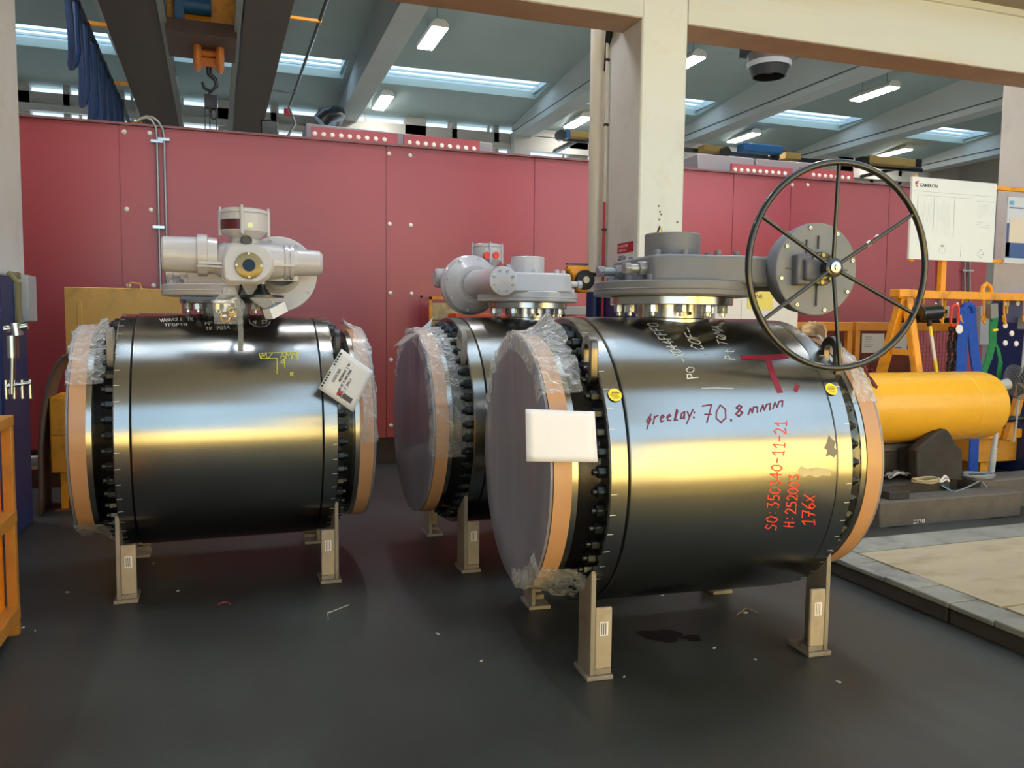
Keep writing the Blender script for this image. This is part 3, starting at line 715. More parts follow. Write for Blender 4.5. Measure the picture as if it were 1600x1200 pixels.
def ribbon(bb, pts, w, R=VR+.0012):
    # a painted stroke lying on the barrel
    for k in range(len(pts)-1):
        a = Vector(pts[k]); c = Vector(pts[k+1]); d = c-a
        if d.length < 1e-5: continue
        d.normalize(); n = Vector((-d.y, d.x))*w/2; a2 = a-d*w*.3; c2 = c+d*w*.3
        nseg = max(1, int((c2-a2).length/.03))
        for s_ in range(nseg):
            u = a2+(c2-a2)*s_/nseg; v = a2+(c2-a2)*(s_+1)/nseg
            bb.bm.faces.new([bb.bm.verts.new((q.x, -R*math.cos(q.y/R), VZ+R*math.sin(q.y/R))) for q in (u-n, v-n, v+n, u+n)])
G = {
'0': [[(.5,0),(.1,.2),(.05,.6),(.4,1),(.8,.8),(.85,.3),(.5,0)]], '1': [[(.2,.7),(.6,1),(.55,0)],[(.25,0),(.85,0)]],
'2': [[(.1,.8),(.4,1),(.8,.8),(.6,.4),(.1,0),(.9,.05)]], '3': [[(.1,.95),(.7,1),(.4,.6),(.8,.35),(.5,0),(.1,.1)]],
'4': [[(.6,0),(.6,1),(.1,.35),(.9,.4)]], '5': [[(.8,1),(.25,.95),(.2,.55),(.7,.55),(.8,.2),(.45,0),(.1,.1)]],
'6': [[(.75,1),(.25,.6),(.15,.2),(.5,0),(.85,.25),(.55,.5),(.2,.3)]], '7': [[(.1,.95),(.85,1),(.4,0)],[(.25,.45),(.8,.5)]],
'8': [[(.5,.55),(.2,.8),(.5,1),(.8,.8),(.5,.55),(.15,.25),(.5,0),(.85,.25),(.5,.55)]], '9': [[(.8,.7),(.4,.5),(.2,.8),(.6,1),(.8,.7),(.6,0)]],
'S': [[(.85,.85),(.4,1),(.2,.7),(.75,.4),(.6,.05),(.1,.1)]], 'O': [[(.5,0),(.1,.3),(.2,.85),(.6,1),(.9,.6),(.75,.1),(.5,0)]],
'D': [[(.15,0),(.2,1),(.7,.85),(.85,.4),(.5,.02),(.1,0)]], ':': [[(.4,.7),(.42,.78)],[(.4,.2),(.42,.28)]], '=': [[(.2,.65),(.6,.65)],[(.2,.3),(.6,.3)]],
'-': [[(.15,.5),(.85,.5)]], '.': [[(.4,.0),(.45,.1)]], 'H': [[(.15,0),(.2,1)],[(.8,0),(.8,1)],[(.15,.5),(.8,.5)]],
'x': [[(.15,.7),(.75,0)],[(.85,.9),(.1,.1)]], 'P': [[(.2,0),(.25,1),(.75,.9),(.75,.55),(.25,.5)]], 'T': [[(.1,.95),(.95,1)],[(.5,1),(.45,0)]],
'Q': [[(.5,.05),(.15,.4),(.4,.95),(.85,.6),(.5,.05)],[(.5,.3),(.9,-.05)]], 'M': [[(.05,0),(.15,1),(.5,.4),(.85,1),(.95,0)]],
'A': [[(.05,0),(.5,1),(.9,0)],[(.25,.4),(.75,.4)]], '/': [[(.1,-.05),(.9,1.05)]], 'F': [[(.2,0),(.2,1),(.9,1)],[(.2,.55),(.7,.55)]],
'C': [[(.85,.85),(.45,1),(.1,.5),(.4,0),(.85,.15)]], 't': [[(.45,.9),(.45,.1),(.7,0)],[(.15,.65),(.75,.65)]], 'N': [[(.1,0),(.15,1),(.8,0),(.85,1)]],
'K': [[(.15,0),(.15,1)],[(.8,.95),(.2,.45),(.85,0)]], 'V': [[(.05,1),(.45,0),(.9,1)]], 'E': [[(.85,1),(.2,1),(.2,0),(.85,0)],[(.2,.5),(.7,.5)]],
'L': [[(.2,1),(.2,0),(.8,0)]], 'I': [[(.5,0),(.5,1)]], 'R': [[(.2,0),(.2,1),(.75,.85),(.6,.5),(.2,.5),(.85,0)]],
'p': [[(.5,.1),(.15,.35),(.5,.7),(.8,.45),(.5,.1)],[(.3,-.4),(.75,.9)]], 'r': [[(.2,0),(.3,.7)],[(.28,.5),(.8,.75)]],
'e': [[(.2,.35),(.7,.5),(.5,.7),(.2,.5),(.3,.1),(.75,.1)]], 'l': [[(.3,.0),(.5,1),(.7,.8),(.4,.1),(.75,.0)]],
'a': [[(.75,.65),(.3,.6),(.2,.1),(.6,.1),(.75,.65),(.8,0)]], 'y': [[(.15,.7),(.5,.15)],[(.9,.8),(.2,-.5)]], 'm': [[(.05,0),(.15,.7),(.4,.1),(.5,.7),(.85,.65),(.9,0)]], ' ': [], 'X': [[(.1,0),(.9,1)],[(.1,1),(.9,0)]], 'Z': [[(.1,1),(.9,1),(.1,0),(.9,0)]]}
def handwrite(i, name, txt, p, du, up, mt, w, parent, jit=.04, adv=1.15):
    # p: start, du: one character to the right, up: character height, all in the photograph's pixels, laid onto the barrel
    f = B(); rnd = random.Random(hash(len(txt))+int(p[0]))
    for k, chh in enumerate(txt):
        ox = p[0]+du[0]*k*adv; oy = p[1]+du[1]*k*adv
        for st in G.get(chh, []):
            q = []
            for (a, c) in st:
                a += rnd.uniform(-jit, jit); c += rnd.uniform(-jit, jit)
                q.append(vcyl(i, ox+du[0]*a+up[0]*c, oy+du[1]*a+up[1]*c))
            ribbon(f, q, w)
    return f.build(name, mt, parent, fix=False)
def strokes(i, name, sts, mt, w, parent):
    f = B()
    for st in sts: ribbon(f, [vcyl(i, *q) for q in st], w)
    return f.build(name, mt, parent, fix=False)

v0 = valve(V[0][0], V[0][1], 'steel ball valve at left with a light grey electric actuator and yellow T mark')
v1 = valve(V[1][0], V[1][1], 'large steel ball valve in front with a dark grey gearbox and black handwheel', LUGST)
v2 = valve(V[2][0], V[2][1], 'steel ball valve standing furthest back in the middle with a light grey gearbox')
for v, kw in ((v0, dict(flr=.26, nr=.14)), (v1, dict(flr=.29, nr=.158)), (v2, dict(flr=.26, nr=.14))): neck(v, **kw)
g0, s0 = gearbox(v0, LGREY, I4, 'light grey gearbox', .27, base_r=.355, cap_r=.11)
R180 = Matrix.Rotation(PI, 4, 'Z')
g2, s2 = gearbox(v2, LGREY, R180, 'light grey gearbox', .28, base_r=.33, cap_r=.11)
g1, s1 = gearbox(v1, GREYP, I4, 'dark grey gearbox', .515, worm_back=.12, disc_r=.207, base_r=.372, cap_r=.132, big=True)
# hub details and handwheel of the front valve
hx_, hz_ = .515, 1.747
f = B(); f.box(hx_-.13, hx_-.05, -.45, -.40, hz_-.075, hz_+.06); f.box(hx_-.10, hx_-.02, -.475, -.40, hz_-.055, hz_+.04); f.build('bracket_block', mat('bluish_dark_paint', (96, 98, 112), .4), s1, bevel=.01)
f = B(); f.lathe([(-.40, .075), (-.44, .075), (-.445, .07), (-.445, 0)], (hx_, 0, hz_), (0, 1, 0), n=40); f.build('input_collar', BLACK, s1)
f = B()
for k in range(8):
    a = 2*PI*k/8; f.cyl((hx_+.06*math.cos(a), -.446, hz_+.06*math.sin(a)), (hx_+.06*math.cos(a), -.450, hz_+.06*math.sin(a)), .009, n=10)
f.lathe([(-.444, .045), (-.452, .045), (-.452, 0)], (hx_, 0, hz_), (0, 1, 0), n=32)
f.build('collar_plate', mat('olive_brass_plate', (150, 140, 84), .35, .7), s1)
f = B()
for k, (dx, dz, lx_, lz) in enumerate(((-.06, .1, .006, .06), (.0, -.12, .006, .09), (.0, .12, .006, .06), (-.13, 0, .06, .006), (.13, .0, .05, .006))):
    f.box(hx_+dx-lx_/2, hx_+dx+lx_/2, -.418, -.404, hz_+dz-lz/2, hz_+dz+lz/2)
f.build('cast_rib', GREYP, s1, bevel=.003)
WR, wy = .4526-.0115, -.552
f = B(); f.tube([(hx_+.008+WR*math.cos(2*PI*k/96), wy, hz_+.005+WR*math.sin(2*PI*k/96)) for k in range(96)], .0145, n=12, closed=True)
wh = f.build('handwheel', BLACK, v1, 'black six spoke handwheel')
for k in range(6):
    a = R_(33+60*k)
    f = B(); f.cyl((hx_+.03*math.cos(a), -.522, hz_+.03*math.sin(a)), (hx_+.008+(WR-.005)*math.cos(a), wy, hz_+.005+(WR-.005)*math.sin(a)), .0088, n=12); f.build('spoke', BLACK, wh)
f = B(); f.lathe([(-.44, .03), (-.5, .03), (-.5, .042), (-.53, .042), (-.534, .036), (-.534, 0)], (hx_, 0, hz_), (0, 1, 0), n=32); f.build('hub', BLACK, wh)
f = B(); f.lathe([(-.534, .026), (-.542, .026), (-.545, .02), (-.545, 0)], (hx_, 0, hz_), (0, 1, 0), n=24); hexnut(f, (hx_, -.545, hz_), (0, -1, 0), .022, .008); f.build('hub_nut', CHROME, wh)
a = R_(33); c_ = Vector((math.cos(a), 0, math.sin(a))); p0 = Vector((hx_, -.53, hz_))+c_*.19; p1 = p0+c_*.07
f = B(); f.cyl(p0, p1, .0118, n=14); f.build('spoke_label', WHITE, wh)
f = B(); f.cyl(p0+c_*.02, p0+c_*.05, .0121, n=14); f.build('label_print', REDS, wh)

# electric actuators
def actuator(par, M, mt, turret_red=False, front=True, ts=1.0, tzz=0.):
    b = B(M); z = 1.80; y = -.60
    b.lathe([(-.17, .07), (-.14, .088), (-.08, .10), (0, .105), (.08, .1), (.16, .088), (.22, .075), (.25, .07)], (.1, y, z), (1, 0, 0), n=48)
    b.lathe([(-.17, 0), (-.17, .07)], (.1, y, z), (1, 0, 0), n=48); b.lathe([(.25, .07), (.25, 0)], (.1, y, z), (1, 0, 0), n=48)
    a = b.build('actuator', mt, par, 'light grey electric actuator')
    b = B(M); b.lathe([(-.415, 0), (-.415, .082), (-.405, .09), (-.25, .092), (-.245, .108), (-.2, .108), (-.195, .095), (-.15, .09)], (.1, y, z+.022), (1, 0, 0), n=48); b.build('motor_case', mt, a)
    b = B(M); b.lathe([(.13, .08), (.18, .085), (.185, .093), (.2, .093), (.202, .085), (.21, .085), (.212, .093), (.228, .093), (.23, .07), (.365, .068), (.38, .055), (.38, 0)], (.1, y, z+.0), (1, 0, 0), n=48); b.build('terminal_case', mt, a)
    b = B(M); b.box(-.15, .0, y-.10, y+.02, z-.045, z-.033); b.build('cast_web', mt, a, bevel=.004)
    for xa_, xb_ in ((-.14, .0), (.2, .33)): b = B(M); b.bar((xa_, y-.095, z-.02), (xb_, y-.095, z-.022), .012); b.build('tie_rod', mt, a)
    b = B(M); b.lathe([(z+.06, .075), (1.91, .07), (1.925, .09), (1.95, .117), (2.0, .117), (2.035, .117), (2.04, .111), (2.045, .117), (2.06, .115), (2.066, .1), (2.066, 0)], (.085, y, 0), (0, 0, 1), n=48)
    tt = b.build('turret', mt, a)
    if ts != 1: tt.scale = (ts, ts, 1); tt.location = (-.085*(1-ts)+.085*0, .6*(1-ts), tzz); tt.location.x = -.085*(1-ts)
    b = B(M); b.lathe([(1.955, .1185), (2.005, .1185)], (.085, y, 0), (0, 0, 1), n=14, a0=R_(178), a1=R_(262)); b.build('name_plate', mat('dark_red_name_plate', (92, 40, 48), .35, .3), tt)
    b = B(M); b.cyl((.11, y-.118, 1.975), (.11, y-.122, 1.975), .014, n=20); b.build('round_sticker', mat('pale_green_sticker', (220, 235, 190), .5), tt)
    for k in range(4):
        q = R_(15+90*k+(-5)); x_, y_ = .085+.12*math.cos(q-PI/2-.3), y+.12*math.sin(q-PI/2-.3)
        b = B(M); b.cyl((x_, y_, 1.93), (x_, y_, 2.06), .010, n=12); b.cyl((x_, y_, 2.05), (x_, y_, 2.075), .006, n=8); b.build('cover_bolt', mt, tt)
    # front control cover with its round window
    P = [(-.10, .085), (-.07, .10), (.02, .105), (.1, .085), (.13, .04), (.13, -.02), (.1, -.07), (.05, -.1), (-.09, -.1), (-.12, -.08), (-.125, .02)]
    def cover(bb, sc_, y0, y1):
        bb.prism([(.095+p[0]*sc_, z-.02+p[1]*sc_) for p in P], y0, y1, Matrix(((1, 0, 0, 0), (0, 0, 1, 0), (0, 1, 0, 0), (0, 0, 0, 1))))
    b = B(M); cover(b, 1.0, y-.115, y-.05); cv = b.build('control_cover', mt, a, bevel=.014)
    b = B(M); cover(b, 1.05, y-.085, y-.072); b.build('cover_flange', mt, cv, bevel=.004)
    zc = z-.03
    b = B(M); b.lathe([(-.135, 0), (-.135, .052), (-.131, .066), (-.11, .07)][::-1], (.1, y, zc), (0, 1, 0), n=48); b.build('window_ring', mat('brown_window_ring', (128, 108, 44), .3, .2, coat=.5), cv)
    b = B(M); b.lathe([(-.137, .032), (-.137, 0)], (.1, y, zc), (0, 1, 0), n=36); b.build('indicator_window', mat('dark_glass', (10, 12, 20), .08, 0, spec=.35), cv)
    b = B(M)
    for k in range(4):
        q = PI/2*k; caphead(b, (.1+.06*math.cos(q), y-.132, zc+.06*math.sin(q)), (0, -1, 0), .007, .008)
    b.build('ring_screws', WHITE, cv)
    b = B(M); b.lathe([(-.11, .028), (-.06, .03)], (.09, y, z+.095), (0, 1, 0), n=28); b.build('plug_ring', mt, a)
    b = B(M); b.cyl((.09, y-.112, z+.095), (.09, y-.10, z+.095), .022, n=24); b.build('plug', mat('dark_plug', (60, 58, 58), .5), a)
    # connection to the gearbox, side handwheel underneath
    b = B(M); b.lathe([(-.60, .085), (-.50, .085), (-.48, .1), (-.44, .1), (-.43, .12), (-.405, .12)], (.27 if front else .27, 0, 1.76), (0, 1, 0), n=40); b.box(.14, .36, y, y+.08, 1.70, 1.84); b.build('mounting_base', mt, a, bevel=.004)
    b = B(M); b.cyl((.165, y-.03, 1.76), (.165, y-.03, 1.66), .02, n=20); b.build('clutch_stem', mt, a)
    b = B(M); b.lathe([(1.61, .0), (1.61, .115), (1.622, .115), (1.624, .05), (1.66, .024), (1.68, .02)], (.165, y-.03, 0), (0, 0, 1), n=40); b.build('manual_handwheel', BLACK, a)
    if turret_red:
        for dx in (-.03, .045):
            b = B(M); b.cyl((.085+dx, y+.1, 1.985-abs(dx)*.2), (.085+dx, y+.13, 1.985-abs(dx)*.2), .026, n=20); b.build('red_plug', mat('red_plastic_plug', (225, 60, 50), .4), tt)
    return a
a0 = actuator(v0, I4, LGREY)
a2 = actuator(v2, R180, LGREY, True, False, .9, -.012)
# black lever and cable under the left gearbox
f = B(); f.box(-.24, .02, -.36, -.30, 1.60, 1.615); f.tube([(.0, -.36, 1.61), (.06, -.38, 1.63), (.075, -.4, 1.70)], .008); f.build('black_bracket', BLACK, g0)
f = B(); f.tube([(.32, .18, 1.73), (.34, .2, 1.65), (.33, .2, 1.58), (.335, .18, 1.54)], .02, n=8); f.build('black_hose_end', BLACK, g2)

# writing on the barrels
RM = v1
strokes(1, 'red_letter', [[(1160, 558), (1194, 559), (1228, 556)], [(1199, 560), (1208, 588), (1218, 611)]], REDMK, .028, v1)
strokes(1, 'red_dot', [[(1246, 602), (1243, 610)]], REDMK, .02, v1)
handwrite(1, 'purple_writing', 'preelay', (1008, 664), (10.6, -1.6), (1.5, -17), PURMK, .006, v1, adv=1.0)
handwrite(1, 'purple_writing', ':', (1080, 657), (10, -1), (1, -17), PURMK, .007, v1)
handwrite(1, 'purple_writing', '70', (1096, 660), (19, 0), (0, -27), PURMK, .006, v1)
handwrite(1, 'purple_writing', '.', (1138, 658), (10, -1), (1, -15), PURMK, .008, v1)
handwrite(1, 'purple_writing', '8', (1148, 651), (14, -2), (0, -17), PURMK, .0075, v1)
handwrite(1, 'purple_writing', 'mmm', (1168, 648), (17, -4), (2, -14), PURMK, .006, v1)
handwrite(1, 'orange_writing', 'SO:350340-11-21', (1213, 829), (1.1, -11.2), (-18, -.6), ORGMK, .005, v1, adv=1.03)
handwrite(1, 'orange_writing', 'H:252003', (1240, 825), (1.2, -10.6), (-16, -.4), ORGMK, .005, v1, adv=1.0)
handwrite(1, 'orange_writing', '176x', (1272, 823), (.6, -13.5), (-20, -1.0), ORGMK, .0055, v1, adv=.95)
handwrite(1, 'chalk_writing', 'P', (1091, 592), (-2.5, -11), (-17, 2), CHALK, .005, v1)
handwrite(1, 'chalk_writing', 'O', (1086, 582), (-2.5, -10), (-13, 2), CHALK, .0035, v1)
handwrite(1, 'chalk_writing', '-XO44FFFO', (1078, 566), (-5.6, -6.7), (-17, 0), CHALK, .004, v1, adv=1.03)
handwrite(1, 'chalk_writing', '.COF-', (1106, 557), (-5, -9.5), (-19, -3), CHALK, .0045, v1, adv=.92)
handwrite(1, 'chalk_writing', 'Pt', (1149, 563), (-1.5, -8), (-16, -1), CHALK, .004, v1)
handwrite(1, 'chalk_writing', 'TQMA', (1139, 541), (-3.4, -8), (-16, -3), CHALK, .004, v1, adv=1.0)
strokes(1, 'scratch', [[(1096, 606.5), (1120, 606), (1146, 607)]], CHALK, .003, v1)
strokes(0, 'yellow_letter', [[(405, 552), (465, 550), (466, 561), (444, 560.5), (445, 575)], [(405, 552), (407, 560), (433, 560), (433, 584)]], YELMK, .005, v0)
handwrite(0, 'yellow_writing', 'MZ.AMM', (408, 560), (9.5, -.1), (0, -8), YELMK, .004, v0, adv=1)
handwrite(0, 'yellow_writing', '4', (437, 570), (9, 0), (0, -9), YELMK, .004, v0)
handwrite(0, 'yellow_writing', 'R', (452, 587), (8, 0), (0, -5), YELMK, .005, v0)
handwrite(0, 'chalk_writing', 'VANVOLE IK', (250, 503), (5.3, -.2), (-1, -5), CHALK, .0035, v0, adv=1)
handwrite(0, 'chalk_writing', 'TFOPIN', (257, 510), (6, -.2), (-1, -4), CHALK, .003, v0, adv=1)
handwrite(0, 'chalk_writing', 'MP', (320, 508), (6.5, -.3), (0, -5), CHALK, .0035, v0, adv=1)
handwrite(0, 'chalk_writing', 'TR 7OSA', (321, 516), (5.5, -.3), (0, -5), CHALK, .0035, v0, adv=1)
handwrite(0, 'chalk_writing', 'N 12', (395, 506), (6, -.3), (0, -5), CHALK, .0035, v0, adv=1)
strokes(0, 'chalk_ring', [[(389, 499), (391, 505), (397, 509), (406, 511), (415, 510), (421, 506), (422, 502)]], CHALK, .0035, v0)
# round yellow stickers
def round_sticker(i, px, py, rad, par):
    x, s = vcyl(i, px, py); f = B(); Rr = VR-.0046+.0 if abs(x) > LG else VR+.001
    Rr = VR+.0008
    c = f.bm.verts.new((x, -Rr*math.cos(s/VR), VZ+Rr*math.sin(s/VR)))
    ring = [f.bm.verts.new((x+rad*math.cos(2*PI*k/24), -Rr*math.cos((s+rad*math.sin(2*PI*k/24))/VR), VZ+Rr*math.sin((s+rad*math.sin(2*PI*k/24))/VR))) for k in range(24)]
    for k in range(24): f.bm.faces.new((c, ring[k], ring[(k+1) % 24]))
    o = f.build('round_sticker', STICK, par, fix=False)
    f = B()
    for (dy, a_, b_) in ((.012, -.012, .018), (.006, -.02, .02), (0, -.022, .012), (-.008, -.015, .018), (-.014, -.01, .012)):
        ribbon(f, [(x+a_, s+dy), (x+b_, s+dy-.001)], .002 if dy < .01 else .004, VR+.002)
    f.build('sticker_print', INK, o, fix=False)
round_sticker(1, 961, 617, .029, v1); round_sticker(1, 1299, 608, .029, v1)
# match marks beside the nuts
for vv in (v1, v0):
    for k in range(48):
        a = 2*PI*(k+.5)/48
        if math.cos(a) < -.1:
            s_ = VR*math.atan2(math.sin(a), -math.cos(a))
            for x0_, x1_ in ((-LB+.006, -LB+.03), (LB-.03, LB-.006)):
                f = B(); ribbon(f, [(x0_, s_), (x1_, s_+.001)], .0025, VR-.0045); f.build('match_mark', WHITE, vv, fix=False)
# stains on the front barrel
def blot(i, pts, mt, par, name):
    f = B(); c = [vcyl(i, *q) for q in pts]; cx_ = sum(q[0] for q in c)/len(c); cs = sum(q[1] for q in c)/len(c); Rr = VR+.0006
    P = lambda x, s: f.bm.verts.new((x, -Rr*math.cos(s/VR), VZ+Rr*math.sin(s/VR)))
    cc = P(cx_, cs); vs = [P(*q) for q in c]
    for k in range(len(vs)): f.bm.faces.new((cc, vs[k], vs[(k+1) % len(vs)]))
    return f.build(name, mt, par, fix=False)
GLUE = mat('dried_glue_residue', (206, 190, 150), .7)
GLUE2 = mat('grey_glue_residue', (128, 120, 108), .6)
blot(1, [(1247, 735), (1252, 728), (1262, 733), (1275, 730), (1290, 732), (1299, 735), (1297, 744), (1284, 743), (1276, 746), (1265, 742), (1256, 745), (1250, 741)], GLUE, v1, 'glue_stain')
blot(1, [(1295, 679), (1299, 685), (1306, 690), (1303, 699), (1309, 706), (1303, 715), (1297, 711), (1290, 713), (1293, 704), (1288, 700), (1292, 691)], GLUE2, v1, 'glue_stain')
# ================================================================ things on and around the valves
def vplane(i, px, py, yl):
    o = local(i, EYE); d = local(i, EYE+ray(px, py))-o; t = (yl-o.y)/d.y
    return to_world(i, o+d*t)
def sheet(name, c4, mt, lab, cat, bend=.01, parent=None, nrm=None, n=8, thick=.0012, group=None):
    A, Bc, Cc, D = [Vector(p) for p in c4]; nr = (Bc-A).cross(D-A).normalized()
    def fn(u, v):
        p = A.lerp(Bc, u).lerp(D.lerp(Cc, u), v); return p+nr*bend*math.sin(PI*u)*(.4+.6*v)
    return B().grid(fn, n, n).build(name, mt, parent, solid=thick, label=lab, cat=cat, group=group)
def plane_text(bb, o, ex, ey, txt, h, w, adv=.75, jit=.05):
    # strokes on a flat sheet: o origin, ex/ey unit vectors
    rnd = random.Random(len(txt)); nz_ = ex.cross(ey)
    for k, chh in enumerate(txt):
        for st in G.get(chh, []):
            q = [o+ex*(k*h*adv+(a+rnd.uniform(-jit, jit))*h*.7)+ey*(c+rnd.uniform(-jit, jit))*h for a, c in st]
            for j in range(len(q)-1):
                d = (q[j+1]-q[j]); 
                if d.length < 1e-6: continue
                n_ = d.normalized().cross(nz_)*w/2; bb.quad(q[j]-n_, q[j+1]-n_, q[j+1]+n_, q[j]+n_)
c4 = [vplane(1, 821, 639, -.60), vplane(1, 929, 643, -.618), vplane(1, 934, 722, -.62), vplane(1, 822.5, 721, -.602)]
sheet('paper_sheet', c4, mat('bluish_white_paper', (232, 234, 252), .6), 'blank white paper sheet fixed to the left flange of the front valve', 'paper', bend=-.004)
# note in a punched sleeve on the left valve
q = lambda x, y, d=-.685: vplane(0, x, y, d)
A_, B_, C_, D_ = q(533.5, 545), q(583, 580), q(552, 644), q(497.5, 607)
sl = sheet('document_sleeve', [A_, B_, C_, D_], mat('clear_sleeve', (226, 228, 230), .25, 0, coat=.5), 'white handwritten note in a punched plastic sleeve hanging on the left valve', 'document', bend=-.006)
nrm = (EYE-A_).normalized(); ex = (A_-D_).normalized(); ey = (A_-B_).normalized(); off = nrm*.006
A2, D2 = A_.lerp(B_, .09), D_.lerp(C_, .09)
sheet('note_paper', [A2+off*.7, B_+off*.6, C_+off*.6, D2+off*.7], WHITE, None, None, bend=-.004, parent=sl)
L_ = (A_-D_).length
f = B()
for k in range(13):
    if k in (6, 7): continue
    c = D_.lerp(A_, .1+.8*k/12)+(B_-A_)*.045+off*.7; f.cyl(c, c+nrm*.0015, .006, n=10)
f.build('punched_holes', INK, sl)
f = B()
dn = (B_-A_).normalized()
for (a, t, h, txt) in ((.27, .30, .016, 'NIRACANA'), (.40, .38, .013, 'AREARRAVE 1 NA'), (.51, .22, .013, 'RN NT M MARCASAE'), (.63, .24, .015, '1 K SAVLA')):
    plane_text(f, D_+ex*(L_*t)+(B_-A_)*a+off*2.2, ex, -dn, txt, h, .0020, adv=.62)
o = D_+ex*(L_*.10)+(B_-A_)*.64+off*2.2; plane_text(f, o, ex, -dn, 'X', .035, .003)
f.build('handwriting', INK, sl, fix=False)
c = D_.lerp(C_, .43)+ex*.03+off*2
f = B(); f.quad(c, c+ex*.028, c+ex*.028+dn*.028, c+dn*.028); f.build('red_logo_square', REDS, sl, fix=False)
c = c+dn*.032
f = B(); f.quad(c, c+ex*.028, c+ex*.028+dn*.06, c+dn*.06); f.build('grey_logo_bar', mat('logo_grey', (80, 76, 78), .5), sl, fix=False)
# white box shaped tag, bag of fittings, strap on the left valve
p = to_world(0, (.235, -.66, 1.545))
f = B(Matrix.Translation(p)@Matrix.Rotation(R_(-28), 4, 'Y')@Matrix.Rotation(R_(35), 4, 'Z')@Matrix.Rotation(R_(14), 4, 'X')); f.box(-.06, .05, -.03, .03, -.028, .028)
tg = f.build('small_carton', WHITE, label='small white carton hanging under the black hand wheel of the left actuator', cat='box', bevel=.002)
f = B(); f.tube([p+Vector((0, 0, .02)), p+Vector((-.02, 0, .05)), to_world(0, (.2, -.64, 1.612))], .002, n=6); f.build('string', WHITE, tg)
def crumple(nm, fn, nu, nv, mt, **k): return B().grid(fn, nu, nv).build(nm, mt, smooth=80, **k)
FILM = bpy.data.materials.new('clear_plastic_film'); FILM.use_nodes = True
n_ = FILM.node_tree; n_.nodes.clear()
o_ = n_.nodes.new('ShaderNodeOutputMaterial'); mx = n_.nodes.new('ShaderNodeMixShader'); tr = n_.nodes.new('ShaderNodeBsdfTransparent'); gl = n_.nodes.new('ShaderNodeBsdfPrincipled')
gl.inputs['Base Color'].default_value = (.9, .9, .9, 1); gl.inputs['Roughness'].default_value = .1; gl.inputs['Coat Weight'].default_value = .6; gl.inputs['Coat Roughness'].default_value = .05; gl.inputs['Specular IOR Level'].default_value = 1.0
tcn = n_.nodes.new('ShaderNodeTexCoord'); ns = n_.nodes.new('ShaderNodeTexNoise'); ns.inputs['Scale'].default_value = 16; ns.inputs['Detail'].default_value = 5; ns.inputs['Distortion'].default_value = 1.4
bpn = n_.nodes.new('ShaderNodeBump'); bpn.inputs['Strength'].default_value = 1.0; bpn.inputs['Distance'].default_value = .035
lw = n_.nodes.new('ShaderNodeLayerWeight'); lw.inputs['Blend'].default_value = .35
mr = n_.nodes.new('ShaderNodeMapRange'); mr.inputs['To Min'].default_value = .09; mr.inputs['To Max'].default_value = .85
Lk = n_.links
Lk.new(tcn.outputs['Object'], ns.inputs['Vector']); Lk.new(ns.outputs['Fac'], bpn.inputs['Height']); Lk.new(bpn.outputs[0], gl.inputs['Normal']); Lk.new(bpn.outputs[0], lw.inputs['Normal'])
Lk.new(lw.outputs['Facing'], mr.inputs['Value']); Lk.new(mr.outputs[0], mx.inputs[0]); Lk.new(tr.outputs[0], mx.inputs[1]); Lk.new(gl.outputs[0], mx.inputs[2]); Lk.new(mx.outputs[0], o_.inputs[0])
def bagfn(u, v):
    w_ = .075*(.35+.65*min(1, v*2.2)); th = 2*PI*u
    p = Vector((math.cos(th)*w_, math.sin(th)*.03*math.sin(PI*min(1, v*.85+.12)), .19*(1-v)))
    k = noise.noise(p*14)*.014; return to_world(0, Vector((.0+p.x+k, -.66+p.y+k, 1.47+p.z)))
bg_ = crumple('plastic_bag', bagfn, 24, 12, FILM, label='clear plastic bag of brass fittings hanging below the left actuator', cat='bag')
f = B()
for (x, z, rr, tx) in ((-.02, 1.505, .022, .3), (.015, 1.535, .02, .9)):
    c = to_world(0, (x, -.66, z)); f.tube([c+Vector((math.cos(t)*rr, math.sin(t)*.01*tx, math.sin(t)*rr)) for t in [2*PI*k/20 for k in range(20)]], .008, n=8, closed=True)
f.build('brass_rings', BRASS, bg_)
f = B(); pts = [to_world(0, p_) for p_ in ((.045, -.42, 1.60), (.05, -.52, 1.57), (.055, -.575, 1.50), (.06, -.60, 1.43), (.055, -.645, 1.33))]
for k in range(len(pts)-1): f.bar(pts[k], pts[k+1], .026, .006, up=(0, 1, .3))
f.build('grey_strap', mat('grey_webbing', (132, 130, 126), .7), label='grey strap hanging from the left gearbox over the barrel', cat='strap')
# clear film over the flange rims
def film(i, side, a0, a1, seed, lab, flare=.05, wide=.15, face=.0):
    l, yw = V[i]
    def fn(u, v):
        th = a0+(a1-a0)*u; e = math.sin(PI*min(1, max(0, u)))**.5
        if v < .22: x = LF+.008; R0 = .50+(.583-.50)*v/.22
        else:
            t = (v-.22)/.78; x = LF+.006-wide*t; R0 = .585+flare*t*t*e
        q_ = Vector((x*6+seed, math.cos(th)*5, math.sin(th)*5))
        nz_ = noise.noise(q_*1.6)*.014+(abs(noise.noise(q_*4))-.2)*.016
        R0 += abs(nz_)+(noise.noise(q_*.8+Vector((9, 0, 0)))*.06*max(0, v-.7)/.3)
        x += nz_*.8-(.03*noise.noise(Vector((th*2.2, seed, 1))) if v > .8 else 0)
        return to_world(i, Vector((side*x, -R0*math.cos(th), VZ+R0*math.sin(th))))
    return crumple('plastic_film', fn, 110, 22, FILM, label=lab, cat='plastic film')
film(1, -1, R_(36), R_(160), 3.1, 'crumpled clear film over the top of the front valve\'s left flange', .05, .17)
film(1, -1, R_(-92), R_(-42), 8.3, 'clear film sagging under the bottom of the front valve\'s left flange', .05, .2)
film(1, 1, R_(30), R_(160), 1.7, 'crumpled clear film over the top of the front valve\'s right flange', .03, .12)
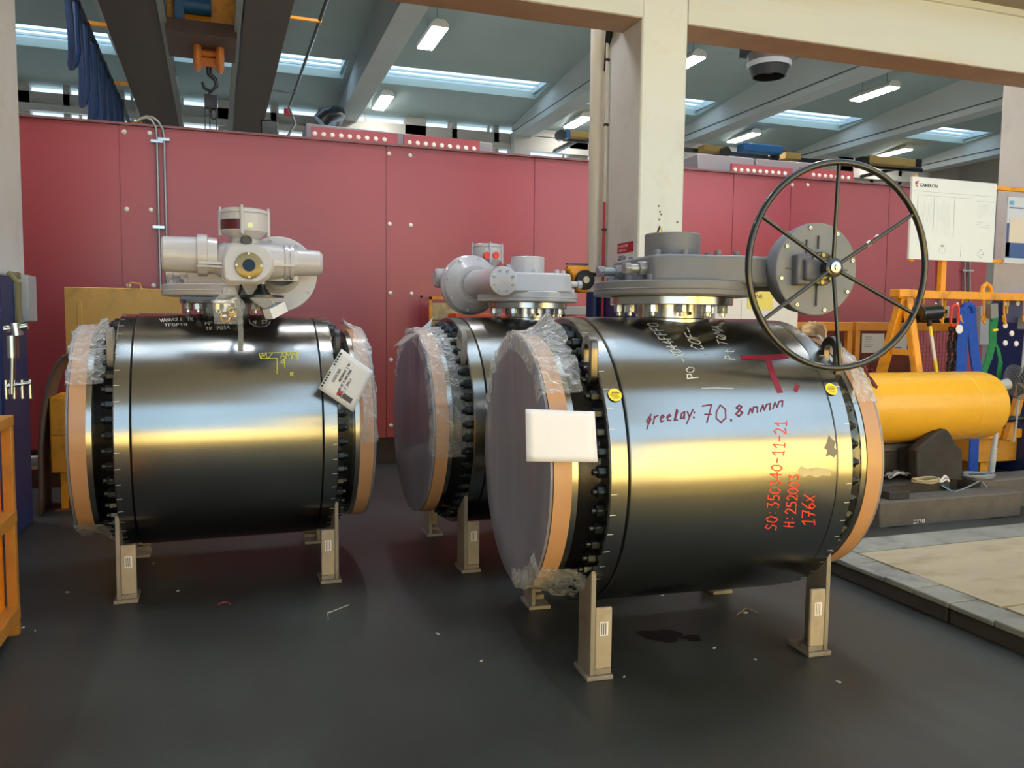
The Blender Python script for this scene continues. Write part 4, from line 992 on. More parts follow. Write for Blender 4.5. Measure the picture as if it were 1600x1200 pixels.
film(0, -1, R_(30), R_(160), 5.9, 'crumpled clear film over the top of the left valve\'s left flange', .03, .17)
film(0, -1, R_(-120), R_(-52), 2.9, 'clear film under the bottom of the left valve\'s left flange', .03, .18)
film(0, 1, R_(-5), R_(160), 4.4, 'loose clear film hanging over the left valve\'s right flange', .05, .10)
film(2, -1, R_(-15), R_(150), 6.6, 'loose shiny clear film bulging behind the middle valve\'s left flange', .02, .26)
# papers on the middle valve
P2 = lambda x, y, d: vplane(2, x, y, d)
sheet('paper_slip', [P2(676, 496, .0), P2(660, 512, -.02), P2(640, 522, .0), P2(672, 520, .02)], WHITE, 'white paper corner sticking up behind the middle valve\'s left flange', 'paper', bend=.01)
sheet('card_tag', [P2(654, 519, -.2), P2(633, 525, -.1), P2(614, 542, -.1), P2(624, 541, -.2)], mat('grey_card', (150, 140, 134), .6), 'grey card tag leaning off the top of the middle valve\'s left flange', 'tag', bend=.004)
# rag behind the front valve
def ragfn(u, v):
    p = vplane(1, 1252+38*u, 510+30*v*(.35+.65*u)-7*math.sin(PI*u)+4*v, -.16+.1*math.sin(3*u)); return p+Vector((0, .02*noise.noise(Vector((u*6, v*6, 0))), .012*noise.noise(Vector((u*5, v*5, 4)))))
B().grid(ragfn, 16, 12).build('cloth_rag', mat('beige_cloth', (186, 162, 132), .9, 0, var=.15, scale=20), label='crumpled beige rag on the far top edge of the front valve', cat='rag', solid=.008, smooth=80)

# ================================================================ left side of the hall
# ochre panel leaning by the wall
pa, pb = at(100, 448, Y=7.6), at(283, 460, Y=7.6)
r = empty('steel_panel', (pa.x, 7.6, 0), 0, 'large ochre yellow steel panel standing behind the left valve', 'panel')
W_ = pb.x-pa.x
f = B(); f.box(0, W_, 0, .035, .08, pa.z); f.build('panel_sheet', OCHRE, r, bevel=.006)
f = B(); f.box(.09, .13, -.012, 0, .12, pa.z-.12); f.build('pressed_groove', OCHRE, r, bevel=.008)
for x in (.1, W_-.25): B().box(x, x+.15, -.1, .14, 0, .08).build('foot', YEL, r, bevel=.004)
hx0 = at(200, 443, Y=7.6).x-pa.x; f = B(); f.tube([(hx0, .02, pa.z), (hx0, .02, pa.z+.035), (hx0+.02, .02, pa.z+.045), (hx0+.09, .02, pa.z+.04), (hx0+.1, .02, pa.z-.01)], .008, n=8); f.build('wire_handle', OCHRE, r)
# yellow cabinet and brown belt in front of it
pc = at(76, 621, Y=7.0); pd = at(76, 740, Y=7.0); pe = at(140, 620, Y=7.0)
r = empty('yellow_cabinet', (pc.x, 7.0, 0), 0, 'low yellow cabinet behind the left valve\'s left flange', 'cabinet')
W_ = pe.x-pc.x; zc = pd.z
f = B(); f.box(0, W_, 0, .45, zc, pc.z); f.build('carcass', YEL, r, bevel=.008)
zm = (zc+pc.z)/2; 
for (z0, z1) in ((zc+.01, zm-.003), (zm+.003, pc.z-.01)): B().box(.01, W_-.01, -.012, 0, z0, z1).build('drawer_front', YEL, r, bevel=.003)
for x in (.06, W_-.1): B().box(x, x+.05, .02, .3, 0, zc).build('leg', YEL, r)
B().box(.02, W_-.02, -.02, .34, 0, .015).build('base_plate', mat('brown_plate', (110, 76, 56), .7), r)
bp_ = [(110, 553), (100, 556), (90, 566), (80, 585), (73, 606), (68, 630), (64, 660), (61, 700), (60, 742)]
BL = [at(x, y, Y=6.86) for x, y in bp_]
f = B()
def beltfn(u, v):
    k = u*(len(BL)-1); i = min(int(k), len(BL)-2); p = BL[i].lerp(BL[i+1], k-i); return p+Vector((-.02*v, .5*v, -.02*v))
BL[-1].z = .01
f.grid(beltfn, 32, 6); f.build('rubber_belt', mat('brown_belt', (112, 92, 78), .7, 0, var=.15, scale=6), label='brown rubber belt draped in an arc over the low yellow cabinet', cat='belt', solid=.02, smooth=80)
# yellow rack at the left edge
c0 = at(33, 988, Z=0); rx, ry = c0.x, c0.y
r = empty('yellow_rack', (rx, ry, 0), 0, 'yellow steel shelf rack at the left edge in the foreground', 'rack')
zt = at(18, 651, X=rx).z
RKD = mat('rack_edge_paint', (176, 118, 44), .5, 0, var=.12, scale=4, dirt=(90, 66, 40), dirt_amt=.6)
for (x, y) in ((-.045, -.045), (-.9, -.045), (-.045, -1.3), (-.9, -1.3)):
    f = B(); f.box(x, x+.045, y, y+.045, 0.0, zt); f.build('post', RKD, r, bevel=.004)
z_m = at(26, 806, X=rx).z; z_b = at(33, 945, X=rx).z
for (z, h) in ((zt-.045, .05), (z_m-.03, .06), (z_b-.06, .07)):
    f = B(); f.box(-.9, .002, -1.3, 0.002, z, z+h); f.build('shelf', RKD, r, bevel=.005)
f = B(); f.box(-.07, -.055, -1.28, -.03, z_b, zt-.05); f.build('side_panel', mat('bright_orange_panel', (240, 140, 20), .45, 0, var=.06, dirt=(150, 90, 30), dirt_amt=.4), r)
# tools hanging on the left column
X_ = at(31, 200, Y=6.7).x
p = at(22, 430, Y=5.92)
r = empty('air_tool', (p.x, 5.9, p.z), 0, 'chrome air tool hanging on the blue base of the left column', 'tool')
f = B(); f.tube([(0, .06, .0), (-.02, 0, .01), (.03, -.02, -.05), (.02, 0, -.2), (.03, 0, -.3)], .018); f.box(-.02, .02, .0, .1, -.02, .02); f.build('hose', mat('olive_hose', (120, 112, 80), .5), r)
f = B(); f.cyl((0, 0, -.3), (.01, 0, -.38), .035); f.cyl((-.06, 0, -.34), (.07, 0, -.32), .025); f.cyl((-.02, 0, -.38), (-.02, 0, -.52), .035); f.cyl((-.02, 0, -.52), (-.03, 0, -.75), .018); f.build('tool_body', CHROME, r)
f = B(); f.cyl((-.06, 0, -.7), (.08, 0, -.68), .016)
for k in range(4): f.cyl((-.06+.045*k, 0, -.66), (-.06+.045*k, 0, -.78), .014, n=10)
f.build('nozzle_row', CHROME, r)
p = at(45, 466, Y=6.3); f = B(); f.box(X_, X_+.09, 6.35, 6.6, p.z-.16, p.z+.16); f.build('switch_box', GREYBOX, label='pale grey switch box on the right side of the left column', cat='box', bevel=.008)
# ================================================================ centre column fittings
px_ = at(933, 300, Y=6.75).x
def pipe_run(x, y, rr, zs, mts, lab, name):
    o = B().cyl((x, y, zs[0]), (x, y, zs[1]), rr, n=24).build(name, mts[0], label=lab, cat='pipe')
    B().cyl((x, y, zs[1]), (x, y, zs[2]), rr, n=24).build('painted_length', mts[1], o)
    return o
o = pipe_run(px_, 6.78, .068, (0, 1.77, 6.6), (BLUE, mat('off_white_pipe', (224, 216, 204), .5)), 'thick off white vertical pipe beside the centre column, blue at the foot', 'drain_pipe')
zr_ = at(947, 315, Y=6.55).z
o = pipe_run(cx0-.02, 6.60, .012, (1.0, zr_, 6.5), (REDS, mat('off_white_pipe', (224, 216, 204), .5)), 'thin conduit on the centre column, white above and red below', 'thin_conduit')
f = B()
for z in (3.75, 3.2, 2.3): f.box(cx0-.035, cx0, 6.585, 6.615, z, z+.02)
for z in (4.0,):
    f.tube([(px_+.05, 6.7, z-.3), (px_+.02, 6.62, z-.1), (cx0-.05, 6.5, z+.02), (cx0-.04, 6.3, z+.12), (cx0-.04, 6.1, z+.5)], .03, n=8)
f.build('cable_elbow', DARKST, o)
# sign and warning triangle on the column
def on_left_face(px, py): return at(px, py, X=cx0-.004)
c = [on_left_face(965, 381), on_left_face(990, 377), on_left_face(989, 394.5), on_left_face(964.5, 397)]
c2 = on_left_face(964.5, 410); c3 = on_left_face(988.5, 407)
f = B(); y0, y1 = c[0].y, c[1].y; zt_, zb_, zl_ = c[0].z, c[3].z, c2.z
f.box(cx0-.003, cx0-.0, y1, y0, zl_-.06, zt_); sg = f.build('safety_sign', WHITE, label='small red and white safety notice on the left side of the centre column', cat='sign')
B().box(cx0-.005, cx0-.003, y1, y0, zb_, zt_).build('red_field', REDS, sg)
Ms = lambda y, z: frame((cx0-.0055, y, z), (0, -1, 0), (0, 0, 1))
hh = (zt_-zb_)
text('sign_text', 'ATTENZIONE', hh*.34, mat('sign_white', (235, 200, 200), .5), Ms(y0-.012, zt_-hh*.44), sg)
text('sign_text', 'PERICOLO', hh*.34, mat('sign_white', (235, 200, 200), .5), Ms(y0-.03, zt_-hh*.86), sg)
text('sign_text', 'LAVORI  IN', hh*.28, INK, Ms(y0-.012, zb_-hh*.42), sg)
B().box(cx0-.005, cx0-.003, y0-.11, y0-.01, zb_-hh*.85, zb_-hh*.52).build('red_bar', REDS, sg)
p = at(1030.5, 352, Y=5.996); q_ = at(1021, 373, Y=5.996); q2 = at(1041, 373, Y=5.996)
tri = B(); tri.prism([(q_.x, q_.z-.02), (q2.x, q2.z-.02), (p.x, p.z)], 0, .002, Matrix(((1, 0, 0, 0), (0, 0, 1, 5.994), (0, 1, 0, 0), (0, 0, 0, 1)))); ts = tri.build('warning_triangle', INK, label='yellow warning triangle on the front of the centre column', cat='sign')
cxm = (q_.x+q2.x)/2; k_ = .68; czm = q_.z+.012
tri = B(); tri.prism([(cxm+(q_.x-cxm)*k_, czm-.018), (cxm+(q2.x-cxm)*k_, czm-.018), (cxm, czm+(p.z-czm)*.8)], 0, .002, Matrix(((1, 0, 0, 0), (0, 0, 1, 5.991), (0, 1, 0, 0), (0, 0, 0, 1)))); tri.build('yellow_field', mat('sign_yellow', (245, 205, 40), .5), ts)
f = B()
for (x, y) in ((1029, 322), (1031, 331), (1033, 335), (1030, 343), (1058, 347)):
    p = at(x, y, Y=6.0); f.cyl((p.x, 5.995, p.z), (p.x, 6.0, p.z), .008, n=8)
o = f.build('anchor_hole', mat('hole_dark', (110, 100, 86), .8), bpy.data.objects.get('trim_11'))
# hand lamp style cord reel on the drain pipe
p = at(902, 436, Y=6.6)
r = empty('cord_reel', (p.x, 6.6, p.z), 0, 'yellow cord reel with black wheel fixed behind the white vertical pipe', 'reel')
f = B(); f.prism([(-.10, .11), (.09, .11), (.09, -.12), (.0, -.12), (-.04, -.06), (-.06, .02), (-.11, .06)], -.06, .06, Matrix(((1, 0, 0, 0), (0, 0, 1, 0), (0, 1, 0, 0), (0, 0, 0, 1)))); f.build('housing', YEL, r, bevel=.02)
f = B(); f.lathe([(-.1, 0), (-.1, .07), (-.09, .085), (-.06, .085), (-.06, 0)], (.04, 0, -.01), (0, 1, 0), n=32); f.build('reel_wheel', RUB, r)
f = B(); f.lathe([(-.108, 0), (-.108, .03), (-.1, .032)], (.04, 0, -.01), (0, 1, 0), n=24); f.build('reel_hub', GALV, r)
f = B(); f.box(-.1, .1, -.01, .02, .12, .135); f.bar((0.05, 0, .05), (px_-p.x, .12, .05), .03); f.build('bracket', DARKST, r)
# wire cage with glass behind the middle valve
pa, pb = at(664, 464, Y=8.2), at(709, 540, Y=8.2)
r = empty('yellow_wire_crate', (pa.x, 8.0, 0), 0, 'yellow wire crate by the red wall behind the middle valve\'s flange', 'crate')
W_ = .55; f = B(); f.box(0, W_, 0, .3, .0, 1.0); f.build('crate_base', YEL, r, bevel=.01)
f = B()
for x in (0, W_-.19, W_-.03): f.box(x, x+.03, 0, .03, 1.0, pa.z)
f.box(0, W_, 0, .03, pa.z-.03, pa.z); f.box(0, W_, 0, .03, 1.0, 1.03); f.box(W_-.19, W_, .0, .02, 1.0, pa.z-.1); f.build('crate_frame', YEL, r, bevel=.003)
f = B()
for k in range(6): f.box(0, W_-.19, -.004, .002, 1.05+.09*k, 1.056+.09*k)
f.build('wire_bars', DARKST, r)
f = B(); f.box(.04, W_-.22, .04, .2, 1.03, pa.z-.06); f.build('paper_bundle', mat('pale_paper_bundle', (196, 178, 130), .6, var=.3, scale=14), r)
pa = at(712, 489, Y=7.6); f = B(); f.box(pa.x, pa.x+.5, 7.6, 7.9, 0, pa.z); f.build('orange_red_bin', mat('orange_red_plastic', (215, 80, 50), .5), label='orange red bin top visible between the middle valve and its gearbox', cat='bin', bevel=.01)
f = B(); pa = at(868, 478, Y=8.0); f.box(pa.x-.1, pa.x+.42, 8.05, 8.3, pa.z-.09, pa.z); f.box(pa.x-.1, pa.x+.42, 8.1, 8.3, 0, pa.z-.11); f.build('pale_work_bench', GREYBOX, label='pale grey bench end against the red wall, left of the blue pipe foot', cat='bench', bevel=.004)
# white cabinet behind the front valve
pa, pb = at(1118, 466, Y=6.75), at(1248, 470, Y=6.75)
WC = mat('white_enamel', (232, 228, 226), .4)
r = empty('white_cabinet', (pa.x, 6.75, 0), 0, 'white cabinet with a yellow label behind the front gearbox', 'cabinet')
W_ = pb.x-pa.x; zt = pa.z+.04
f = B(); f.box(0, W_, 0, .4, 0, zt); f.build('carcass', WC, r, bevel=.01)
f = B(); x0 = at(1158, 470, Y=6.75).x-pa.x; f.box(x0, x0+.3, -.008, 0, zt-.26, zt-.05); f.build('door_panel', WC, r, bevel=.004)
xa, xb = at(1167, 470, Y=6.75).x-pa.x, at(1207, 470, Y=6.75).x-pa.x
z1, z2 = at(1180, 454, Y=6.75).z, at(1180, 483, Y=6.75).z
f = B(); f.box(xa, xb, -.014, -.008, z2, z1); yl = f.build('yellow_label', mat('pale_yellow_label', (240, 222, 110), .5), r)
text('label_text', 'ZONE', .055, INK, frame((xa+.015, -.0145, z1-.075), (1, 0, 0), (0, 0, 1)), yl)
# ================================================================ right side of the hall
# low platform of planks with plywood on top
DT2 = mat('dark_platform_side', (58, 55, 54), .8, 0, var=.2, scale=5, bump=.3)
PX = at(1300, 898, Z=0).x; zpl = .115
r = empty('timber_platform', (PX, 4.2, 0), 0, 'low grey timber platform covered with plywood sheets at right', 'platform')
k_ = 0; y = 0
while y > -3.2:
    ln = .2+.03*((k_*7) % 3); f = B(); f.box(0, .2, y-ln+.004, y, zpl-.035, zpl-.004*(k_ % 3)); f.build('edge_plank', PLANK, r, bevel=.006); y -= ln; k_ += 1
for yy0, yy1 in ((-1.1, 0), (-2.25, -1.12), (-3.3, -2.27)): B().box(.012, .19, yy0, yy1, 0, zpl-.036).build('dark_side_strip', DT2, r, bevel=.006)  # dark strips under the planks darken the platform's side face
f = B(); f.box(.2, 6, -3.3, -.0, 0, zpl-.03); f.box(.2, 6, -.26, 0, 0, zpl); f.build('plank_deck', PLANK, r, bevel=.004)
sheets = [(.19, 1.55, -1.25, -.28), (1.57, 2.9, -1.28, -.26), (.20, 1.5, -2.4, -1.27), (1.53, 3.0, -2.45, -1.3), (2.93, 4.4, -1.3, -.24), (3.05, 4.6, -2.5, -1.33), (.22, 1.52, -3.3, -2.43), (1.55, 3.2, -3.3, -2.48)]
for (a, b_, c, d) in sheets: B().box(a, b_, c, d, zpl-.03, zpl+.002).build('plywood_sheet', PLY, r, bevel=.002)
# heavy timbers behind it, stacked under the yellow cylinder
def timber(x0, x1, y0, y1, z0, z1, lab, mt=WOODD, rz=0, group=None):
    cx, cy = (x0+x1)/2, (y0+y1)/2
    f = B(Matrix.Translation((cx, cy, 0))@Matrix.Rotation(rz, 4, 'Z')@Matrix.Translation((-cx, -cy, 0))); f.box(x0, x1, y0, y1, z0, z1)
    return f.build('heavy_timber', mt, label=lab, cat='timber', bevel=.01, group=group)
TM = mat('grey_timber', (98, 92, 86), .85, 0, var=.2, scale=4, dirt=(50, 46, 44), dirt_amt=.6, dscale=4, bump=.4)
DT = mat('oily_dark_timber', (52, 46, 42), .75, 0, var=.25, scale=6, bump=.4)
pz1, pz0 = at(1500, 776, Y=4.75).z, at(1500, 816, Y=4.75).z
tx0 = at(1375, 800, Y=4.75).x; tx1 = at(1595, 800, Y=4.75).x
for k, x in enumerate((tx0+.05, (tx0+tx1)/2+.3, tx1-.3)): timber(x, x+.22, 4.72, 6.0, 0, pz0, ['dark bearer block under the left end of the long grey timber', 'dark bearer block under the middle of the long grey timber', 'dark bearer block under the right end of the long grey timber'][k], DT)
tb = timber(tx0, tx1, 4.75, 4.98, pz0, pz1, 'long thick grey timber lying behind the plywood platform', TM)
f = B(); mx0 = at(1428, 812, Y=4.745).x
for k, (dx, dz, w_, h_) in enumerate(((0, 0, .03, .006), (0, .022, .034, .006), (.04, .0, .006, .028), (.05, .022, .012, .006), (.068, .01, .006, .02), (.085, 0, .012, .028), (.103, .0, .006, .03))): f.box(mx0+dx, mx0+dx+w_, 4.748, 4.75, pz0+.022+dz, pz0+.022+dz+h_)
f.build('stencil_marks', WHITE, tb)
bq = at(1390, 772, Y=4.8); bq2 = at(1421, 784, Y=4.8); f = B(); f.box(bq.x, bq2.x, 4.8, 5.0, pz1, pz1+.06); f.build('small_dark_block', DT, label='small dark wooden block on the left end of the long grey timber', cat='block', bevel=.006)
timber(tx0+.3, tx1+.5, 5.7, 5.9, 0, .16, 'second long timber further back under the yellow cylinder cradle', DT)
xa, xb = at(1382, 740, Y=5.0).x, at(1500, 740, Y=5.0).x
timber(tx0-.02, xb-.1, 5.0, 5.28, pz0, pz1+.07, 'oily dark timber beside the long grey timber, in front of the cradle', DT, 0.0)
xr0 = at(1543, 760, Y=5.1).x
timber(xr0-.2, xr0+.9, 4.99, 5.27, pz0, pz1+.05, 'short dark timber right of the blue hose coil', TM, 0.0)
# cradle
cz = at(1450, 695, Y=5.15).z
r = empty('wooden_cradle', (at(1440, 740, Y=5.15).x, 5.36, 0), 0, 'dark wooden cradle block carrying the yellow cylinder', 'cradle')
xl = at(1404, 740, Y=5.1).x-r.location.x; xr_ = at(1503, 740, Y=5.1).x-r.location.x
zc1 = at(1430, 712, Y=5.06).z; zc2 = at(1430, 696, Y=5.2).z
f = B(); f.box(xl, xr_, -.07, .22, 0, zc1); f.build('base_block', DT, r, bevel=.02)
f = B(); f.box(xl-.2, xr_-.25, -.05, .02, zc1-.11, zc2); f.build('front_board', TM, r, bevel=.01)
wp = [(1436, 704), (1451, 690), (1470, 675), (1483, 671), (1490, 680), (1496, 693), (1507, 703), (1508, 752), (1436, 752)]
W3 = [at(x, y, Y=5.03)-r.location for x, y in wp]
f = B(); f.prism([(q_.x, q_.z) for q_ in W3], -.31, -.21, Matrix(((1, 0, 0, 0), (0, 0, 1, 0), (0, 1, 0, 0), (0, 0, 0, 1)))); f.build('wedge_block', DT, r, bevel=.012)
f = B(); f.box(xr_-.5, xr_+.02, -.21, -.07, 0, zc1+.03); f.build('wedge_base', DT, r, bevel=.012)
# yellow cylinder
ycy = 5.36
zt_ = at(1450, 582, Y=ycy-.05).z; zb_ = at(1450, 692, Y=ycy-.1).z
cyr = (zt_-zb_)/2; czc = (zt_+zb_)/2
x1_ = at(1538, 640, Y=ycy).x
r = empty('yellow_cylinder', (x1_, ycy, czc), 0, 'large yellow steel cylinder lying on the wooden cradle at right', 'cylinder')
f = B(); f.lathe([(-2.2, 0), (-2.2, cyr), (-.09, cyr), (-.04, cyr*.97), (-.01, cyr*.86), (0, cyr*.7), (.01, 0)], (0, 0, 0), (1, 0, 0), n=72); f.build('shell', TANK, r)
f = B(); f.lathe([(-.35, cyr+.0005), (-.348, cyr+.002), (-.33, cyr+.002), (-.328, cyr+.0005)], (0, 0, 0), (1, 0, 0), n=72); f.build('weld_band', TANK, r)
# strap end lying on the cylinder
q = [at(1345, 568, Y=5.1), at(1352, 578, Y=5.1), at(1358, 590, Y=5.08), at(1368, 604, Y=5.06), at(1371, 606, Y=5.05)]
f = B()
for k in range(len(q)-1): f.bar(q[k], q[k+1], .05, .02)
f.build('sling_end', mat('maroon_webbing', (110, 50, 56), .8, var=.3, scale=30), label='maroon sling end hanging on the left of the yellow cylinder', cat='sling')
# hook rack
yA = 5.95
bz = at(1430, 457, Y=yA).z
xL = at(1402, 457, Y=yA).x; xR2 = xL+3.2
r = empty('hook_rack', (xL, yA, 0), 0, 'yellow A frame rack with a row of hooks under its top rail', 'rack')
f = B(); f.box(-.02, 4.2, -.04, .04, bz-.055, bz+.02); f.box(-.03, .16, -.06, .06, bz-.045, bz+.025); f.build('top_rail', YEL, r, bevel=.006)
for (x, dy) in ((.07, .55), (.11, -.42), (4.0, .55), (4.0, -.42)):
    f = B(); f.bar((x, 0, bz-.03), (x+(.0), dy, 0), .075, .075, up=(1, 0, 0)); f.build('leg', YEL, r, bevel=.01)
f = B(); f.bar((.09, .2, bz-.55), (.09, -.15, bz-.55), .05); f.build('cross_tie', YEL, r)
hk = [1447, 1467, 1481, 1499, 1514, 1532, 1547, 1564, 1579, 1595]
for k, hx in enumerate(hk):
    x = at(hx, 480, Y=yA).x-xL; sy = -1 if k % 2 else 1
    f = B(); f.tube([(x, sy*.03, bz-.05), (x+.0, sy*.035, bz-.17), (x-.005, sy*.06, bz-.24), (x-.04, sy*.09, bz-.28), (x-.08, sy*.1, bz-.25), (x-.09, sy*.1, bz-.2)] if sy < 0 else [(x, .03, bz-.05), (x, .04, bz-.16), (x+.03, .07, bz-.23), (x+.06, .1, bz-.24), (x+.09, .1, bz-.19)], .0095, n=8); f.build('hook', YEL, r)
# board posts and rails belong to the rack
yB = 6.02
xp = at(1472, 430, Y=yB).x-xL
zlo, zhi = at(1570, 409, Y=yB).z, at(1570, 295, Y=yB).z
f = B(); f.box(xp-.03, xp+.03, yB-yA-.02, yB-yA+.03, bz-.03, zhi); f.build('post', YEL, r, bevel=.004)
xe_ = at(1422, 400, Y=yB).x-xL
f = B(); f.box(xe_, 4.1, .045, .08, zhi-.02, zhi+.02); f.build('upper_rail', YEL, r, bevel=.004)
f = B(); f.box(xe_, 4.1, .045, .08, zlo-.015, zlo+.015); f.build('lower_rail', YEL, r, bevel=.004)
f = B(); f.box(xe_-.03, xe_+.01, .03, .07, zlo-.04, zhi+.05); f.build('side_rail', YEL, r, bevel=.004)
f = B(); xl_ = at(1541, 452, Y=yA).x-xL; f.tube([(xl_-.05, 0, bz), (xl_-.04, 0, bz+.07), (xl_, 0, bz+.1), (xl_+.05, 0, bz+.07), (xl_+.06, 0, bz)], .022, n=8); f.build('lifting_eye', YEL, r)
# notice board
q = lambda x, y: at(x, y, Y=yB-.05)
a, b_, c, d = q(1425.5, 275), q(1557.5, 288), q(1549, 411.5), q(1418, 403.5)
x0, x1 = (a.x+d.x)/2, (b_.x+c.x)/2; z0, z1 = (c.z+d.z)/2, (a.z+b_.z)/2
f = B(); f.box(x0, x1, yB-.06, yB-.035, z0, z1)
nb = f.build('notice_board', mat('white_board', (232, 234, 232), .4), label='large white notice board with faint printed columns on the yellow rack', cat='board', bevel=.003)
W_, H_ = x1-x0, z1-z0; yf = yB-.0605
BX_ = lambda u, v: (x0+u*W_, yf, z1-v*H_)
FM = frame
text('logo_text', 'CAMERON', H_*.058, INK, FM(BX_(.085, .115), (1, 0, 0), (0, 0, 1)), nb, bold=.0006)
f = B()
def stroke2(bb, pts, w):
    P = [Vector(BX_(*p)) for p in pts]
    for j in range(len(P)-1):
        dd = P[j+1]-P[j]; n_ = dd.normalized().cross(Vector((0, 1, 0)))*w/2; bb.quad(P[j]-n_, P[j+1]-n_, P[j+1]+n_, P[j]+n_)
stroke2(f, [(.07, .05), (.035, .07), (.045, .1), (.06, .12)], .012); stroke2(f, [(.035, .07), (.07, .085)], .01); f.build('logo_mark', REDS, nb, fix=False)
f = B(); stroke2(f, [(.02, .17), (.98, .17)], .003); stroke2(f, [(.06, .215), (.7, .215)], .003); stroke2(f, [(.76, .24), (.98, .24)], .003)
for u in (.07, .26, .5): stroke2(f, [(u, .22), (u, .6+u*.2)], .007)
rnd = random.Random(5)
for u in [.1+.016*k for k in range(9)]+[.3+.016*k for k in range(10)]: stroke2(f, [(u, .25+rnd.random()*.1), (u, .5+rnd.random()*.2)], .0016)
for u in [.78+.02*k for k in range(9)]: stroke2(f, [(u, .27), (u, .38+rnd.random()*.08)], .0016)
for v in (.5, .53, .56): stroke2(f, [(.77, v), (.94, v+.005)], .0025)
f.build('faint_print', mat('pale_grey_print', (176, 186, 188), .5), nb, fix=False)
f = B(); stroke2(f, [(.38+.035*math.cos(t*PI/8), .87+.045*math.sin(t*PI/8)) for t in range(17)], .002); stroke2(f, [(.36, .82), (.4, .82)], .008); stroke2(f, [(.38, .79), (.38, .84)], .004)
stroke2(f, [(.6, .78), (.6, .83)], .004); stroke2(f, [(.6, .85), (.6, .95)], .003); stroke2(f, [(.8, .9), (.84, .84), (.88, .9), (.8, .92)], .003); stroke2(f, [(.82, .93), (.86, .95)], .004)
f.build('small_diagrams', mat('grey_diagram', (104, 108, 110), .5), nb, fix=False)
# blue and white poster
pa_ = at(1573, 307, Y=yB-.05); pb_ = at(1571, 411, Y=yB-.05); px0 = (pa_.x+pb_.x)/2; PW = .62
po = B().box(px0, px0+PW, yB-.055, yB-.035, pb_.z, pa_.z).build('wall_poster', mat('poster_grey', (206, 208, 214), .4), label='blue and white poster hanging on the yellow rails at the right edge', cat='poster')
h_ = pa_.z-pb_.z
B().box(px0, px0+.05, yB-.057, yB-.055, pb_.z+h_*.1, pb_.z+h_*.6).build('blue_field', mat('poster_blue', (52, 84, 140), .4), po)
B().box(px0, px0+PW, yB-.057, yB-.055, pb_.z+h_*.08, pb_.z+h_*.31).build('blue_field', mat('poster_blue', (52, 84, 140), .4), po)
B().box(px0+.03, px0+PW-.03, yB-.06, yB-.057, pb_.z+h_*.32, pb_.z+h_*.68).build('beige_field', mat('poster_beige', (222, 208, 188), .5), po)
B().box(px0+.02, px0+.075, yB-.058, yB-.055, pb_.z+h_*.88, pb_.z+h_*.94).build('blue_logo', mat('poster_cyan', (90, 170, 205), .4), po)
B().box(px0+.02, px0+.2, yB-.058, yB-.055, pb_.z+h_*.83, pb_.z+h_*.845).build('heading_line', mat('poster_blue', (52, 84, 140), .4), po)
# slings, chains and mallet on the hooks
def sling(name, pts, wd, mt, lab, Y, th=.012, grp=None, twist=0):
    P = [at(x, y, Y=Y+dy) for x, y, dy in pts]; f = B()
    for j in range(len(P)-1):
        e = (P[j+1]-P[j]).normalized(); P1 = P[j+1]+e*.01; f.bar(P[j], P1, th, wd if not callable(wd) else wd(j/(len(P)-1)), up=(1, 0, 0))
    return f.build(name, mt, label=lab, cat='sling', group=grp, bevel=.004)
hY = yA-.09
sling('lifting_sling', [(1506, 481, 0), (1504, 510, 0), (1502, 545, .0), (1500, 600, .0), (1498, 640, .02)], .13, BLUES, 'left strand of the blue lifting sling on the hook rack', hY, .02)
sling('lifting_sling', [(1517, 480, .02), (1518, 510, .02), (1522, 550, .02), (1528, 590, .02), (1524, 640, .1), (1520, 745, .1)], .11, BLUES, 'right strand of the blue lifting sling, reaching down behind the yellow cylinder', hY, .02)
f = B(); c_ = at(1512, 484, Y=hY+.01); f.tube([c_+Vector((-.07, 0, -.02)), c_+Vector((-.04, 0, .03)), c_+Vector((.0, 0, .05)), c_+Vector((.05, 0, .03)), c_+Vector((.07, 0, -.02))], .03, n=8)
f.build('sling_loop', BLUES, bpy.data.objects.get('lifting_sling'))
bpy.data.objects['sling_loop'].matrix_parent_inverse.identity()
sling('green_sling', [(1552, 482, 0), (1553, 500, 0), (1551, 520, 0), (1551, 536, .0), (1545, 560, .0), (1533, 592, .02)], lambda t: .10-.03*t, GREENS, 'green lifting sling with grey end loops on the hook rack', hY, .012)
sling('green_sling', [(1552, 530, .02), (1559, 545, .02), (1563, 565, .03), (1560, 590, .05), (1556, 612, .06), (1546, 630, .08)], lambda t: .03+.06*t, GREENS, 'green sling tail looping down right of the yellow cylinder', hY, .012)
f = B(); c_ = at(1554.5, 516, Y=hY-.02); f.bar(c_+Vector((-.03, 0, 0)), c_+Vector((.03, 0, .005)), .02); f.build('yellow_tie', STICK, bpy.data.objects.get('green_sling'))
f = B(); f.bar(at(1550, 475, Y=hY), at(1551, 497, Y=hY), .05, .09, up=(1, 0, 0)); f.build('grey_end_loop', mat('grey_webbing', (132, 130, 126), .7), bpy.data.objects.get('green_sling'))
c_ = at(1491.5, 493, Y=hY)
r = empty('chain_sling', c_, 0, 'dark chain sling with an orange red ring and white tag on the hook rack', 'chain')
f = B(); link(f, (0, 0, 0), .055, .045, .012, (0, 0, 1), (1, 0, 0)); f.build('ring', mat('orange_red_ring', (225, 70, 50), .4), r)
